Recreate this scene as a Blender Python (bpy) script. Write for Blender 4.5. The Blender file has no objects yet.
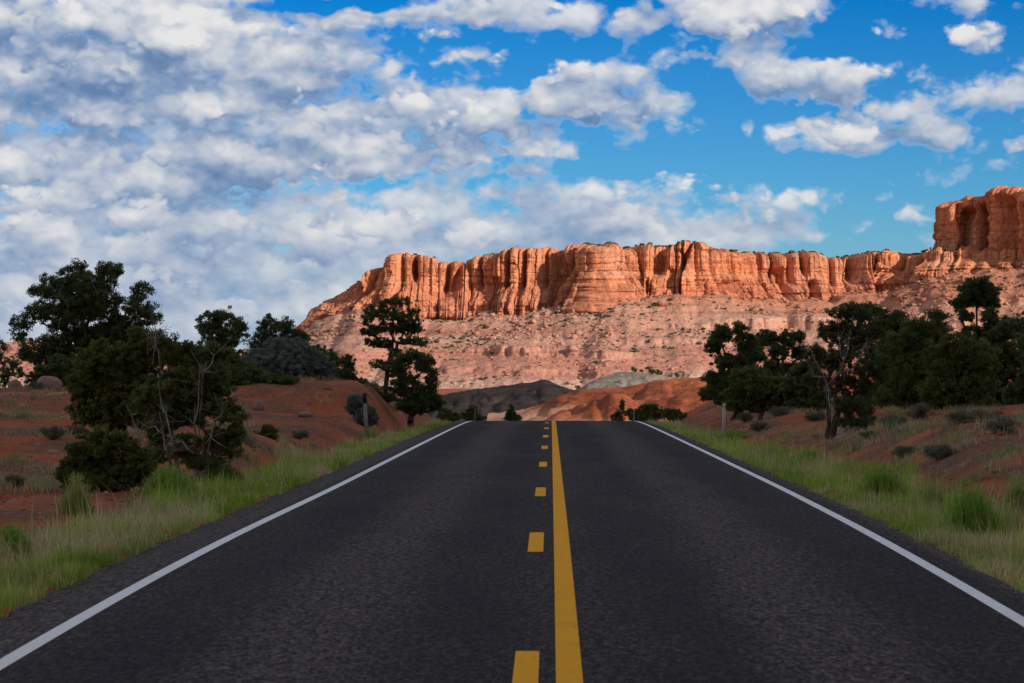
import bpy, math, random
import numpy as np
from mathutils import Vector

# ------------------------------------------------------------------ basics
F = 2844.0            # focal length of a 100 mm lens in pixels of a 1024 wide frame
EYE = 1.96            # camera height over the road
sc = bpy.context.scene
col = sc.collection
rng = np.random.default_rng(7)


def wx(px, Y):
    return (px - 512.0) / F * Y


def wz(py, Y):
    return EYE - (py - 341.5) / F * Y


def smooth(a, b, x):
    t = np.clip((np.asarray(x, float) - a) / (b - a), 0, 1)
    return t * t * (3 - 2 * t)


SUN_EL, SUN_AZ = math.radians(20), math.radians(130)      # azimuth clockwise from +Y

# ------------------------------------------------------------------ noise
def _h(ix, iy, iz, seed):
    n = (ix.astype(np.int64) * 374761393 + iy.astype(np.int64) * 668265263
         + iz.astype(np.int64) * 2147483647 + seed * 974711) & 0xFFFFFFFF
    n = ((n ^ (n >> 13)) * 1274126177) & 0xFFFFFFFF
    n = ((n ^ (n >> 16)) * 2246822519) & 0xFFFFFFFF
    return (n ^ (n >> 15)) & 0xFFFFFFFF


def perlin(x, y, z=None, seed=0):
    x, y = np.broadcast_arrays(np.asarray(x, float), np.asarray(y, float))
    z = np.zeros_like(x) + (0.37 if z is None else z)
    x0, y0, z0 = np.floor(x), np.floor(y), np.floor(z)
    fx, fy, fz = x - x0, y - y0, z - z0
    u, v, w = [t * t * t * (t * (t * 6 - 15) + 10) for t in (fx, fy, fz)]
    out = 0
    for dx in (0, 1):
        for dy in (0, 1):
            for dz in (0, 1):
                h = _h(x0 + dx, y0 + dy, z0 + dz, seed)
                g = (((h & 1023) / 511.5 - 1) * (fx - dx) + (((h >> 10) & 1023) / 511.5 - 1) * (fy - dy)
                     + (((h >> 20) & 1023) / 511.5 - 1) * (fz - dz))
                out = out + g * (u if dx else 1 - u) * (v if dy else 1 - v) * (w if dz else 1 - w)
    return out * 1.25


def fbm(x, y, z=None, seed=0, oct=4, gain=.5):
    a, s, o = 1.0, 0.0, 0
    for i in range(oct):
        o = o + a * perlin(x * 2 ** i, y * 2 ** i, None if z is None else z * 2 ** i, seed + i * 17)
        s += a
        a *= gain
    return o / s * 1.5


def cells(t, seed):
    """1-D jittered cells: id, distance to the nearest border (in cell widths)"""
    i = np.floor(t)
    z = np.zeros_like(i)

    def j(n): return ((_h(n, z, z, seed) & 1023) / 511.5 - 1) * .36
    b0, b1 = i + j(i), i + 1 + j(i + 1)
    lo, hi = t < b0, t > b1
    idn = np.where(lo, i - 1, np.where(hi, i + 1, i))
    b2, bm = i + 2 + j(i + 2), i - 1 + j(i - 1)
    dist = np.where(lo, np.minimum(b0 - t, t - bm), np.where(hi, np.minimum(t - b1, b2 - t), np.minimum(t - b0, b1 - t)))
    return idn, dist


def blocks(a, z, w, hgt, seed, tilt=.5):
    """fractured rock: flat faced columns of width w, broken into blocks of height hgt, each with its own depth
    and its own lean to left or right -> relief about 0..1, crack 0..1"""
    c, dc = cells(a / w, seed)
    h = _h(c, c * 0, c * 0, seed + 5)
    off = (h & 1023) / 1023.0
    r, dr = cells(z / hgt + off * 7.3, seed + 9)
    hb = _h(c, r, c * 0, seed + 3)
    v = .45 * off + .55 * (hb & 1023) / 1023.0
    u = a / w - c - .5
    lean = (((h >> 10) & 1023) / 511.5 - 1) * tilt + (((hb >> 10) & 1023) / 511.5 - 1) * tilt * .5
    edge = np.clip(dc / .045, 0, 1)
    v = v + lean * np.clip(u, -.9, .9) - .22 * (1 - edge) - .10 * (1 - np.clip(dr / .10, 0, 1))
    return v, 1 - np.clip(dc / .075, 0, 1)


def billow(x, y, seed=0):
    return np.clip(np.abs(perlin(x, y, None, seed)) * 2.1, 0, 1) ** .75


# ------------------------------------------------------------------ object helpers
def tag(o, label=None, cat=None, group=None, kind=None):
    if label: o['label'] = label
    if cat: o['category'] = cat
    if group: o['group'] = group
    if kind: o['kind'] = kind
    return o


def link(o, parent=None):
    col.objects.link(o)
    if parent is not None:
        o.parent = parent
    return o


def empty(name, loc, label=None, cat=None, group=None):
    o = bpy.data.objects.new(name, None)
    o.empty_display_size = .2
    o.location = loc
    link(o)
    return tag(o, label, cat, group)


def mesh_obj(name, verts, faces, mat, parent=None, colors=None, smooth_shade=False):
    """verts (n,3) array, faces: (m,k) int array (or a list of such arrays)"""
    me = bpy.data.meshes.new(name)
    verts = np.asarray(verts, np.float32)
    if not isinstance(faces, list):
        faces = [faces]
    faces = [np.asarray(f, np.int32) for f in faces if len(f)]
    nl = sum(f.size for f in faces)
    nf = sum(len(f) for f in faces)
    me.vertices.add(len(verts))
    me.vertices.foreach_set('co', verts.ravel())
    me.loops.add(nl)
    me.loops.foreach_set('vertex_index', np.concatenate([f.ravel() for f in faces]))
    me.polygons.add(nf)
    tot = np.concatenate([np.full(len(f), f.shape[1], np.int32) for f in faces])
    me.polygons.foreach_set('loop_start', (np.cumsum(tot) - tot).astype(np.int32))
    me.polygons.foreach_set('loop_total', tot)
    if smooth_shade:
        me.polygons.foreach_set('use_smooth', np.ones(nf, bool))
    me.update(calc_edges=True)
    if colors is not None:
        at = me.attributes.new('Col', 'FLOAT_COLOR', 'POINT')
        c = np.ones((len(verts), 4), np.float32)
        c[:, :3] = colors
        at.data.foreach_set('color', c.ravel())
    me.materials.append(mat)
    return link(bpy.data.objects.new(name, me), parent)


def grid_faces(nu, nv):
    i = np.arange(nu - 1)[:, None] * nv + np.arange(nv - 1)[None, :]
    return np.stack([i, i + nv, i + nv + 1, i + 1], -1).reshape(-1, 4)


# ------------------------------------------------------------------ materials
def material(name, rough=.9, spec=.2):
    m = bpy.data.materials.new(name)
    m.use_nodes = True
    nt = m.node_tree
    b = nt.nodes['Principled BSDF']
    b.inputs['Roughness'].default_value = rough
    b.inputs['Specular IOR Level'].default_value = spec
    return m, nt, b


class N:
    """small node helper"""
    def __init__(s, nt):
        s.nt = nt

    def new(s, t, **kw):
        n = s.nt.nodes.new(t)
        for k, v in kw.items():
            setattr(n, k, v)
        return n

    def put(s, sock, v):
        if hasattr(v, 'is_output'):
            s.nt.links.new(v, sock)
        else:
            sock.default_value = v

    def math(s, op, a, b=0.0, c=0.0, clamp=False):
        n = s.new('ShaderNodeMath', operation=op, use_clamp=clamp)
        for i, v in enumerate((a, b, c)):
            s.put(n.inputs[i], v)
        return n.outputs[0]

    def vmath(s, op, a, b=(0, 0, 0), c=(0, 0, 0)):
        n = s.new('ShaderNodeVectorMath', operation=op)
        s.put(n.inputs[0], a); s.put(n.inputs[1], b)
        if op == 'MULTIPLY_ADD': s.put(n.inputs[2], c)
        return n.outputs['Value'] if op in ('DOT_PRODUCT', 'LENGTH') else n.outputs[0]

    def noise(s, vec, scale, detail=4, rough=.5, dist=0, typ='FBM'):
        n = s.new('ShaderNodeTexNoise')
        n.noise_type = typ
        s.put(n.inputs['Vector'], vec)
        n.inputs['Scale'].default_value = scale
        n.inputs['Detail'].default_value = detail
        n.inputs['Roughness'].default_value = rough
        n.inputs['Distortion'].default_value = dist
        return n.outputs[0]

    def voronoi(s, vec, scale, out='Distance', feature='F1', **kw):
        n = s.new('ShaderNodeTexVoronoi', feature=feature)
        s.put(n.inputs['Vector'], vec)
        n.inputs['Scale'].default_value = scale
        for k, v in kw.items(): n.inputs[k].default_value = v
        return n.outputs[out]

    def ramp(s, fac, stops, interp='LINEAR'):
        n = s.new('ShaderNodeValToRGB')
        s.put(n.inputs[0], fac)
        cr = n.color_ramp
        cr.interpolation = interp
        while len(cr.elements) < len(stops): cr.elements.new(0.5)
        for e, (p, c) in zip(cr.elements, stops):
            e.position = p
            e.color = (*c, 1) if len(c) == 3 else c
        return n.outputs[0]

    def mix(s, fac, a, b, blend='MIX'):
        n = s.new('ShaderNodeMix', data_type='RGBA', blend_type=blend)
        s.put(n.inputs[0], fac)
        s.put(n.inputs[6], a if hasattr(a, 'is_output') else (*a, 1)); s.put(n.inputs[7], b if hasattr(b, 'is_output') else (*b, 1))
        return n.outputs[2]

    def maprange(s, v, a, b, c=0.0, d=1.0, smoothstep=True):
        n = s.new('ShaderNodeMapRange', interpolation_type='SMOOTHSTEP' if smoothstep else 'LINEAR')
        for i, q in enumerate((v, a, b, c, d)): s.put(n.inputs[i], q)
        return n.outputs[0]

    def mapping(s, vec, scale=(1, 1, 1), loc=(0, 0, 0), rot=(0, 0, 0)):
        n = s.new('ShaderNodeMapping')
        s.put(n.inputs[0], vec)
        n.inputs['Location'].default_value = loc
        n.inputs['Rotation'].default_value = rot
        n.inputs['Scale'].default_value = scale
        return n.outputs[0]

    def bump(s, height, strength, dist=.1):
        n = s.new('ShaderNodeBump')
        n.inputs['Strength'].default_value = strength
        n.inputs['Distance'].default_value = dist
        s.put(n.inputs['Height'], height)
        return n.outputs[0]


def leaf_material(name, dark, light, rough=.65, spec=.25):
    """foliage: attribute Col.r runs from dark to light"""
    m, nt, b = material(name, rough, spec)
    k = N(nt)
    a = k.new('ShaderNodeAttribute', attribute_name='Col')
    sep = k.new('ShaderNodeSeparateColor')
    nt.links.new(a.outputs[0], sep.inputs[0])
    c = k.mix(sep.outputs[0], dark, light)
    k.put(b.inputs['Base Color'], c)
    see_through_leaf(k, b, c, .42)
    return m


def see_through_leaf(k, b, c, amount):
    """light passes a thin leaf"""
    t = k.new('ShaderNodeBsdfTranslucent')
    k.put(t.inputs[0], c)
    ms = k.new('ShaderNodeMixShader')
    ms.inputs[0].default_value = amount
    k.nt.links.new(b.outputs[0], ms.inputs[1]); k.nt.links.new(t.outputs[0], ms.inputs[2])
    out = [n for n in k.nt.nodes if n.type == 'OUTPUT_MATERIAL'][0]
    k.nt.links.new(ms.outputs[0], out.inputs[0])


def col_material(name, rough=.85, spec=.15, thin=0):
    m, nt, b = material(name, rough, spec)
    k = N(nt)
    a = k.new('ShaderNodeAttribute', attribute_name='Col')
    k.put(b.inputs['Base Color'], a.outputs[0])
    if thin: see_through_leaf(k, b, a.outputs[0], thin)
    return m


M = {}
M['pinyon'] = leaf_material('pinyon_foliage', (.046, .068, .024), (.165, .205, .065))
M['juniper'] = leaf_material('juniper_foliage', (.058, .084, .022), (.215, .235, .058))
M['sage'] = leaf_material('sage_foliage', (.095, .125, .100), (.27, .31, .26))
M['dry_sage'] = leaf_material('dry_sage_foliage', (.085, .085, .052), (.22, .215, .14))
M['weed'] = leaf_material('weed_foliage', (.05, .10, .018), (.20, .29, .055))
M['grass'] = col_material('grass_blades', thin=.4)
M['stone'] = col_material('stone')


def make_bark():
    for nm, a, b_ in (('bark', (.035, .026, .020), (.10, .078, .06)), ('pale_bark', (.17, .148, .13), (.40, .36, .31))):
        m, nt, b = material(nm)
        k = N(nt)
        tc = k.new('ShaderNodeTexCoord').outputs['Object']
        n = k.noise(k.mapping(tc, (14, 14, 3)), 2.0, 5, .65)
        k.put(b.inputs['Base Color'], k.ramp(n, [(.3, a), (.7, b_)]))
        k.put(b.inputs['Normal'], k.bump(n, .7, .02))
        M[nm] = m


make_bark()


def make_ground_mat():
    m, nt, b = material('red_dirt', .95, .1)
    k = N(nt)
    P = k.new('ShaderNodeNewGeometry').outputs['Position']
    big = k.noise(P, .11, 5, .55)
    mid = k.noise(P, .9, 6, .6)
    fine = k.noise(P, 11, 5, .7)
    c = k.ramp(big, [(.3, (.33, .075, .026)), (.5, (.48, .115, .042)), (.7, (.52, .165, .072))])
    c = k.mix(k.maprange(mid, .54, .72, 0, .7), c, (.36, .21, .13))
    c = k.mix(k.maprange(mid, .43, .25, 0, .55), c, (.20, .055, .026))
    c = k.mix(k.maprange(fine, .42, .68, 0.0, .55), c, (.17, .062, .036))
    lit_ = k.noise(P, .33, 6, .65)
    c = k.mix(k.maprange(lit_, .45, .58, 0, .8), c, (.17, .090, .055))
    v = k.voronoi(P, 9, 'Color')
    sep = k.new('ShaderNodeSeparateColor'); nt.links.new(v, sep.inputs[0])
    c = k.mix(k.maprange(sep.outputs[0], .86, .9, 0, .5), c, (.34, .22, .16))
    k.put(b.inputs['Base Color'], c)
    h = k.math('ADD', k.math('MULTIPLY', mid, .5), k.math('MULTIPLY', fine, .35))
    k.put(b.inputs['Normal'], k.bump(h, .9, .25))
    M['dirt'] = m


make_ground_mat()


def make_asphalt():
    m, nt, b = material('asphalt', .9, .12)
    k = N(nt)
    uv = k.new('ShaderNodeUVMap').outputs[0]           # u across the road, v along it, in metres
    sep = k.new('ShaderNodeSeparateXYZ'); nt.links.new(uv, sep.inputs[0])
    wob = k.math('MULTIPLY_ADD', k.noise(k.mapping(uv, (.3, .05, 1)), 1.0, 3), .9, -.45)
    r = k.math('ADD', sep.outputs[0], wob)
    lane = k.math('ABSOLUTE', k.math('SUBTRACT', k.math('ABSOLUTE', r), 1.72))      # 0 at a lane's middle
    tr = k.maprange(lane, .10, .80, 0, 1)                # worn wheel tracks either side of it
    tr2 = k.maprange(lane, 1.1, 1.6, 1, .7)
    track = k.math('MULTIPLY', tr, tr2)
    c = k.mix(track, (.050, .036, .030), (.0150, .0100, .0112))
    patch = k.noise(k.mapping(uv, (.55, .11, 1)), 1.4, 6, .62)
    c = k.mix(k.maprange(patch, .4, .72, 0, .5), c, (.042, .032, .028))
    c = k.mix(k.maprange(patch, .5, .28, 0, .5), c, (.013, .0100, .0112))
    uvl = k.mapping(uv, (1, .30, 1))
    sp = k.voronoi(uvl, 44, 'Color')
    s2 = k.new('ShaderNodeSeparateColor'); nt.links.new(sp, s2.inputs[0])
    g = k.noise(uvl, 18, 5, .8)
    mul = k.math('MULTIPLY', k.maprange(s2.outputs[0], 0, 1, .05, 2.3, False), k.maprange(g, .36, .64, .2, 1.9, False))
    comb = k.new('ShaderNodeCombineColor')
    for i in range(3): nt.links.new(mul, comb.inputs[i])
    c = k.mix(1.0, c, comb.outputs[0], 'MULTIPLY')
    # dusty loose shoulder outside the paint, with red grit
    sh = k.maprange(k.math('ABSOLUTE', sep.outputs[0]), 3.42, 3.62, 0, 1)
    grit = k.noise(uv, 5, 5, .75)
    shc = k.mix(k.maprange(grit, .35, .65), (.036, .029, .027), (.085, .063, .053))
    shc = k.mix(.75, shc, comb.outputs[0], 'MULTIPLY')
    c = k.mix(k.math('MULTIPLY', sh, .85), c, shc)
    k.put(b.inputs['Base Color'], c)
    h = k.math('ADD', k.math('MULTIPLY', s2.outputs[0], .6), k.math('MULTIPLY', g, .8))
    k.put(b.inputs['Normal'], k.bump(h, .6, .012))
    M['asphalt'] = m

    for nm, base, old in (('yellow_paint', (.92, .41, .010), (.66, .29, .02)), ('white_paint', (.86, .86, .86), (.62, .61, .60))):
        m, nt, b = material(nm, .85, .08)
        k = N(nt)
        P = k.new('ShaderNodeNewGeometry').outputs['Position']
        n = k.noise(P, 16, 5, .75)
        n2 = k.noise(P, 1.1, 4, .6)
        c = k.mix(k.maprange(n, .52, .78, 0, .7), base, old)
        c = k.mix(k.maprange(n2, .5, .75, 0, .4), c, old)
        c = k.mix(k.maprange(k.noise(P, 70, 3, .7), .60, .68, 0, .8), c, (.07, .055, .045))
        c = k.mix(k.maprange(k.noise(k.mapping(P, (9, 1.2, 1)), 3.0, 5, .7), .60, .70, 0, .55), c, (.10, .075, .055))
        k.put(b.inputs['Base Color'], c)
        k.put(b.inputs['Normal'], k.bump(n, .4, .006))
        M[nm] = m


make_asphalt()

# ------------------------------------------------------------------ road and land
RY = np.array([-400, -60, 0, 16, 21.6, 26.8, 31.5, 38.4, 48, 60.4, 75, 90, 104, 113, 120, 130, 150, 180, 230, 300, 420, 700, 1200, 2200, 4000, 9000])
RZ = np.array([0, 0, 0, 0, -.003, -.03, -.075, -.165, -.29, -.45, -.64, -.84, -1.04, -1.20, -1.37, -1.72, -2.9, -5.2, -8.8, -13, -18, -23, -27, -36, -44, -50])
_yy = np.linspace(-400, 400, 3201)
_zz = np.interp(_yy, RY, RZ)
_ker = np.hanning(49); _ker /= _ker.sum()
_zz[24:-24] = np.convolve(_zz, _ker, 'valid')


def road_z(Y):
    Y = np.asarray(Y, float)
    return np.where(Y < 390, np.interp(Y, _yy, _zz), np.interp(Y, RY, RZ))


def edge_dx(Y):
    return -.115 * (1 - smooth(18, 46, Y))


def road_x(Y):
    return .107 + .0137 * np.asarray(Y, float)


# land heights away from the road (X, Y, height relative to the road beside it, radius)
CTRL = [(-6, 24, -.10, 3), (-8, 36, -.02, 4), (-10, 46, -.02, 5), (-9, 60, .45, 6), (-14, 60, .40, 7), (-14, 78, .85, 7), (-18, 92, 1.1, 9),
        (-9.5, 78, .42, 4), (-6.2, 70, .12, 3), (-10, 92, 1.45, 6), (-6.6, 97, 1.82, 3.6), (-8.5, 100, 1.85, 4), (-5.2, 99, 1.25, 2.0), (-12, 106, 1.4, 7), (-24, 112, 1.2, 12),
        (-6, 86, .30, 2.5), (-5.5, 112, .8, 4), (-12, 128, 1.0, 9), (-40, 60, .6, 20), (-40, 130, .6, 24),
        (7.5, 26, .06, 2.5), (7.6, 36, .32, 2.5), (9, 44, .72, 3), (11, 52, .85, 4), (9.5, 58, .55, 3.5), (8.4, 68, .05, 3.0), (9.6, 74, .15, 4), (13, 66, .8, 5),
        (16, 78, 1.0, 7), (13, 88, .6, 5), (9.5, 90, .38, 3.2), (7.3, 97, .35, 2.5), (8.2, 106, .55, 3), (11, 108, .6, 6), (20, 100, 1.1, 10), (20, 125, 1.0, 12),
        (30, 40, 1.2, 16), (45, 110, 1.0, 24), (15, 36, .9, 6)]
CT = np.array(CTRL)


def land_offset(X, Y):
    num = np.zeros_like(X); den = np.zeros_like(X) + 1e-9
    for cx, cy, h, r in CT:
        w = np.exp(-((X - cx) ** 2 + ((Y - cy) * .75) ** 2) / (r * r) * 1.1) / r
        num += w * h; den += w
    far = .0006
    return (num + far * .8) / (den + far)


def ground_z(X, Y, detail=True):
    X, Y = np.broadcast_arrays(np.asarray(X, float), np.asarray(Y, float))
    r = X - road_x(Y) - edge_dx(Y)
    zr = road_z(Y)
    a = np.abs(r)
    edge = np.where(r < 0, 4.1, 3.72)
    # on the road: hidden below the asphalt sheet, then a low verge, then the land
    verge = -.05 - .10 * smooth(0, .7, a - edge) + .05 * smooth(.8, 2.0, a - edge)
    blend = smooth(edge + .9, edge + np.where(r < 0, 2.6, 3.6), a)
    fade = 1 - smooth(150, 230, Y)
    off = land_offset(X, Y) * fade + (1 - fade) * .2
    if detail:
        off = off + blend * (fbm(X / 7, Y / 9, seed=3, oct=5) * .26 + np.abs(perlin(X / 2.6, Y / 5, None, 9)) * .22 * fade
                             + fbm(X / .9, Y / 1.6, seed=21, oct=3) * .07 * fade - .08)
        off = off + np.where(Y > 220, fbm(X / 90, Y / 90, seed=5, oct=4) * 2.0, 0) * smooth(220, 420, Y)
    z = zr + verge * (1 - blend) + off * blend
    return np.where(a < edge, zr - .10, z)


def build_ground():
    ys = [-320.0]
    while ys[-1] < 10: ys.append(ys[-1] + (12 if ys[-1] < -20 else 4))
    while ys[-1] < 145: ys.append(ys[-1] + .26 + ys[-1] * .0012)
    while ys[-1] < 7500: ys.append(ys[-1] + 1.2 + (ys[-1] - 145) * .045)
    ys = np.array(ys)
    q = np.linspace(-1, 1, 261)
    fan = np.sign(q) * (np.abs(q) * .5 + np.abs(q) ** 5 * 5.0 + np.abs(q) ** 12 * 16)
    wid = 16 + np.maximum(ys, 0) * .22
    X = road_x(np.minimum(ys, 400))[:, None] * (1 - 0) + fan[None, :] * wid[:, None] * 1.0
    Y = np.repeat(ys[:, None], len(q), 1)
    Z = ground_z(X, Y)
    V = np.stack([X, Y, Z], -1).reshape(-1, 3)
    f = grid_faces(len(ys), len(q))[:, ::-1]
    o = mesh_obj('ground', V, f, M['dirt'], smooth_shade=True)
    tag(o, kind='structure')


build_ground()


def strip(name, r0, r1, y0, y1, lift, mat, parent, step=1.0, ragged=0.0, seed=0):
    n = max(2, int((y1 - y0) / step) + 1)
    ys = np.linspace(y0, y1, n)
    cols = 2 if r1 - r0 < 1 else 41
    rr = np.linspace(r0, r1, cols)
    R = np.repeat(rr[None, :], n, 0).copy()
    if ragged:
        e = fbm(ys * .9, ys * 0 + 3, seed=seed, oct=5) * ragged
        e2 = fbm(ys * .9, ys * 0 + 9, seed=seed + 4, oct=5) * ragged
        wl = np.clip((-rr - 3.5) / .6, 0, 1); wr = np.clip((rr - 3.5) / .3, 0, 1)
        R += e[:, None] * wl[None, :] + e2[:, None] * wr[None, :] * .6
    R = R + edge_dx(ys)[:, None] * smooth(1.5, 3.0, np.abs(R))
    X = road_x(ys)[:, None] + R
    if cols == 2:                                        # hand-sprayed look: slightly wavy paint edges, rounded ends
        R[:, 0] += fbm(ys * 2.1, ys * 0 + r0 * 9, seed=31, oct=4) * .010
        R[:, 1] += fbm(ys * 2.1, ys * 0 + r1 * 9, seed=37, oct=4) * .010
        if y1 - y0 < 5:
            e = np.clip(np.minimum(ys - y0, y1 - ys) / .12, .0, 1) ** .5
            R = (R - (r0 + r1) / 2) * (.45 + .55 * e)[:, None] + (r0 + r1) / 2
    crown = -.012 * np.abs(R) / 3.5
    Z = road_z(ys)[:, None] + crown + lift - (np.clip(np.abs(R) - 3.55, 0, 1) * .09 if ragged else 0)
    V = np.stack([X, np.repeat(ys[:, None], cols, 1), Z], -1).reshape(-1, 3)
    o = mesh_obj(name, V, grid_faces(n, cols)[:, ::-1], mat, parent, smooth_shade=True)
    if ragged:
        uv = o.data.uv_layers.new(name='UVMap')
        li = np.zeros(len(o.data.loops), np.int32); o.data.loops.foreach_get('vertex_index', li)
        U = np.stack([R, np.repeat(ys[:, None], cols, 1)], -1).reshape(-1, 2)
        uv.data.foreach_set('uv', U[li].astype(np.float32).ravel())
    return o


road = strip('road', -4.12, 3.78, -60, 330, 0, M['asphalt'], None, .35, .16, 5)
tag(road, kind='structure')
for r0, r1, mt in ((-3.41, -3.29, 'white_paint'), (3.27, 3.39, 'white_paint')):
    strip('edge_line', r0, r1, -60, 320, .004, M[mt], road, .12)
strip('centre_line', -.078, .078, -60, 320, .004, M['yellow_paint'], road, .12)
for ye in (-6.8, 5.6, 18.0, 30.1, 42.4, 55.4, 68.6, 81.6, 94.8, 108, 121):
    strip('dash', -.330, -.180, ye - 3.15, ye, .004, M['yellow_paint'], road, .05)

# ------------------------------------------------------------------ far rock country
def make_rock_mats():
    # cliff: banded orange sandstone with dark varnish streaks
    m, nt, b = material('sandstone_cliff', .95, .08)
    k = N(nt)
    P = k.new('ShaderNodeNewGeometry').outputs['Position']
    band = k.noise(k.mapping(P, (.0016, .0016, .075)), 1.0, 5, .65)
    blot = k.noise(k.mapping(P, (.014, .014, .010)), 1.0, 5, .6)
    streak = k.noise(k.mapping(P, (.16, .16, .010)), 1.0, 5, .65)
    fine = k.noise(P, .22, 6, .7)
    c = k.ramp(band, [(.30, (.58, .205, .108)), (.45, (.72, .262, .122)), (.56, (.76, .33, .17)), (.70, (.62, .235, .122))])
    c = k.mix(k.maprange(blot, .46, .70, 0, .7), c, (.76, .42, .27))
    sepz = k.new('ShaderNodeSeparateXYZ'); nt.links.new(P, sepz.inputs[0])
    lowz = k.math('ADD', sepz.outputs[2], k.math('MULTIPLY_ADD', blot, 40, -20))
    c = k.mix(k.maprange(lowz, 62, 28, 0, .6), c, (.60, .245, .150))
    c = k.mix(k.maprange(streak, .47, .68, 0, .75), c, (.32, .098, .064))
    bed2 = k.noise(k.mapping(P, (.004, .004, .22)), 1.0, 4, .6)
    c = k.mix(k.maprange(bed2, .52, .66, 0, .55), c, (.40, .125, .075))
    c = k.mix(k.maprange(fine, .50, .66, 0, .65), c, (.30, .10, .065))
    c = k.mix(k.maprange(fine, .42, .30, 0, .5), c, (.78, .42, .26))
    k.put(b.inputs['Base Color'], c)
    h = k.math('ADD', k.math('MULTIPLY', streak, .8), fine)
    k.put(b.inputs['Normal'], k.bump(h, .9, 3.5))
    M['cliff'] = m

    # talus: pink rubble, paler towards the foot, greenish clay lenses
    m, nt, b = material('talus_rubble', .95, .08)
    k = N(nt)
    P = k.new('ShaderNodeNewGeometry').outputs['Position']
    sep = k.new('ShaderNodeSeparateXYZ'); nt.links.new(P, sep.inputs[0])
    wob = k.noise(k.mapping(P, (.008, .006, .02)), 1.0, 4, .6)
    z = k.math('ADD', sep.outputs[2], k.math('MULTIPLY_ADD', wob, 34, -17))
    z01 = k.maprange(z, -42, 40, 0, 1, False)
    c = k.ramp(z01, [(.0, (.72, .57, .46)), (.12, (.70, .53, .43)), (.22, (.62, .31, .225)), (.40, (.62, .285, .20)), (.52, (.66, .37, .275)),
                     (.62, (.62, .32, .23)), (.80, (.66, .35, .245)), (1, (.62, .28, .17))])
    band = k.noise(k.mapping(P, (.003, .003, .22)), 1.0, 4, .6)
    c = k.mix(k.maprange(band, .50, .66, 0, .55), c, (.36, .135, .095))
    c = k.mix(k.maprange(band, .44, .32, 0, .55), c, (.66, .48, .38))
    clay = k.noise(k.mapping(P, (.010, .010, .05), (3, 1, 2)), 1.0, 4, .6)
    c = k.mix(k.maprange(clay, .60, .70, 0, .7), c, (.30, .25, .17))
    sp = k.noise(P, .16, 6, .75)
    c = k.mix(k.maprange(sp, .54, .64, 0, .8), c, (.24, .085, .060))
    c = k.mix(k.maprange(sp, .42, .30, 0, .3), c, (.66, .38, .28))
    sp2 = k.noise(P, .45, 4, .8)
    c = k.mix(k.maprange(sp2, .60, .68, 0, .5), c, (.20, .11, .07))
    k.put(b.inputs['Base Color'], c)
    k.put(b.inputs['Normal'], k.bump(sp, 1.0, 4.5))
    M['talus'] = m

    for nm, a, b_, foot in (('dark_ground', (.036, .029, .028), (.066, .048, .043), (.070, .042, .035)),  # ground of dark_hill: dark throughout, slightly redder foot
                            ('grey_clay', (.26, .215, .175), (.36, .30, .245), (.24, .15, .11)),
                            ('red_clay', (.30, .080, .036), (.44, .135, .062), (.60, .33, .22))):
        m, nt, b = material(nm, .95, .08)
        k = N(nt)
        P = k.new('ShaderNodeNewGeometry').outputs['Position']
        n = k.noise(k.mapping(P, (.12, .05, .35)), 1.0, 6, .65)
        f = k.noise(P, 1.1, 5, .75)
        c = k.mix(k.maprange(n, .38, .66), a, b_)
        c = k.mix(k.maprange(f, .50, .62, 0, .6), c, tuple(x * .5 for x in a))
        lay = k.noise(k.mapping(P, (.02, .02, 1.1)), 1.0, 4, .6)
        c = k.mix(k.maprange(lay, .52, .62, 0, .5), c, tuple(x * .55 for x in a))
        sep = k.new('ShaderNodeSeparateXYZ'); nt.links.new(P, sep.inputs[0])
        zz = k.math('ADD', sep.outputs[2], k.math('MULTIPLY', n, 5))
        lo = {'dark_ground': (-11, -14), 'grey_clay': (-12, -15), 'red_clay': (-4.6, -6.6)}[nm]
        c = k.mix(k.maprange(zz, lo[0], lo[1], 0, .9), c, foot)
        k.put(b.inputs['Base Color'], c)
        k.put(b.inputs['Normal'], k.bump(k.math('ADD', n, k.math('MULTIPLY', f, .3)), .8, 1.5))
        M[nm] = m


make_rock_mats()

TOP = np.array([(270, 346), (296, 327), (304, 319), (312, 311), (322, 304), (330, 298), (343, 286), (350, 282), (357, 282.5), (364, 277), (372, 270), (380, 263), (386, 257), (392, 254),
                (405, 252), (415, 254), (422, 254), (430, 256), (440, 262), (450, 263), (461, 264), (470, 258), (480, 254), (500, 252), (520, 249), (540, 248),
                (560, 246), (575, 243), (590, 242), (600, 243.5), (620, 245), (640, 245.5), (660, 246.5), (676, 246), (682, 241.5), (695, 240), (708, 241.5), (713, 249), (730, 250.5),
                (750, 251), (770, 253), (790, 255), (800, 252), (815, 254), (830, 256), (850, 258), (866, 255), (880, 254), (900, 253), (920, 256), (932, 251), (941, 246), (950, 251), (958, 253), (967, 247), (976, 244), (984, 252), (994, 246), (1003, 251), (1015, 246), (1028, 250), (1060, 250)], float)
BASE = np.array([(-160, 344), (20, 346), (120, 352), (230, 352), (270, 346), (296, 332), (320, 322), (345, 311), (370, 311), (395, 314), (430, 315), (500, 313), (540, 312), (575, 313), (600, 306), (625, 299),
                 (640, 296), (660, 296), (700, 297), (760, 297), (800, 300), (815, 301), (850, 298), (875, 293), (900, 283), (920, 276), (940, 271), (980, 268), (1024, 265), (1200, 252)], float)
FRONT = np.array([(-160, 2560), (270, 2590), (300, 2560), (400, 2500), (470, 2500), (560, 2480), (600, 2440), (640, 2475), (700, 2465), (740, 2490), (800, 2510), (880, 2520), (940, 2480), (1024, 2450), (1200, 2430)], float)


def sm_interp(x, T):
    return np.interp(x, T[:, 0], T[:, 1])


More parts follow.
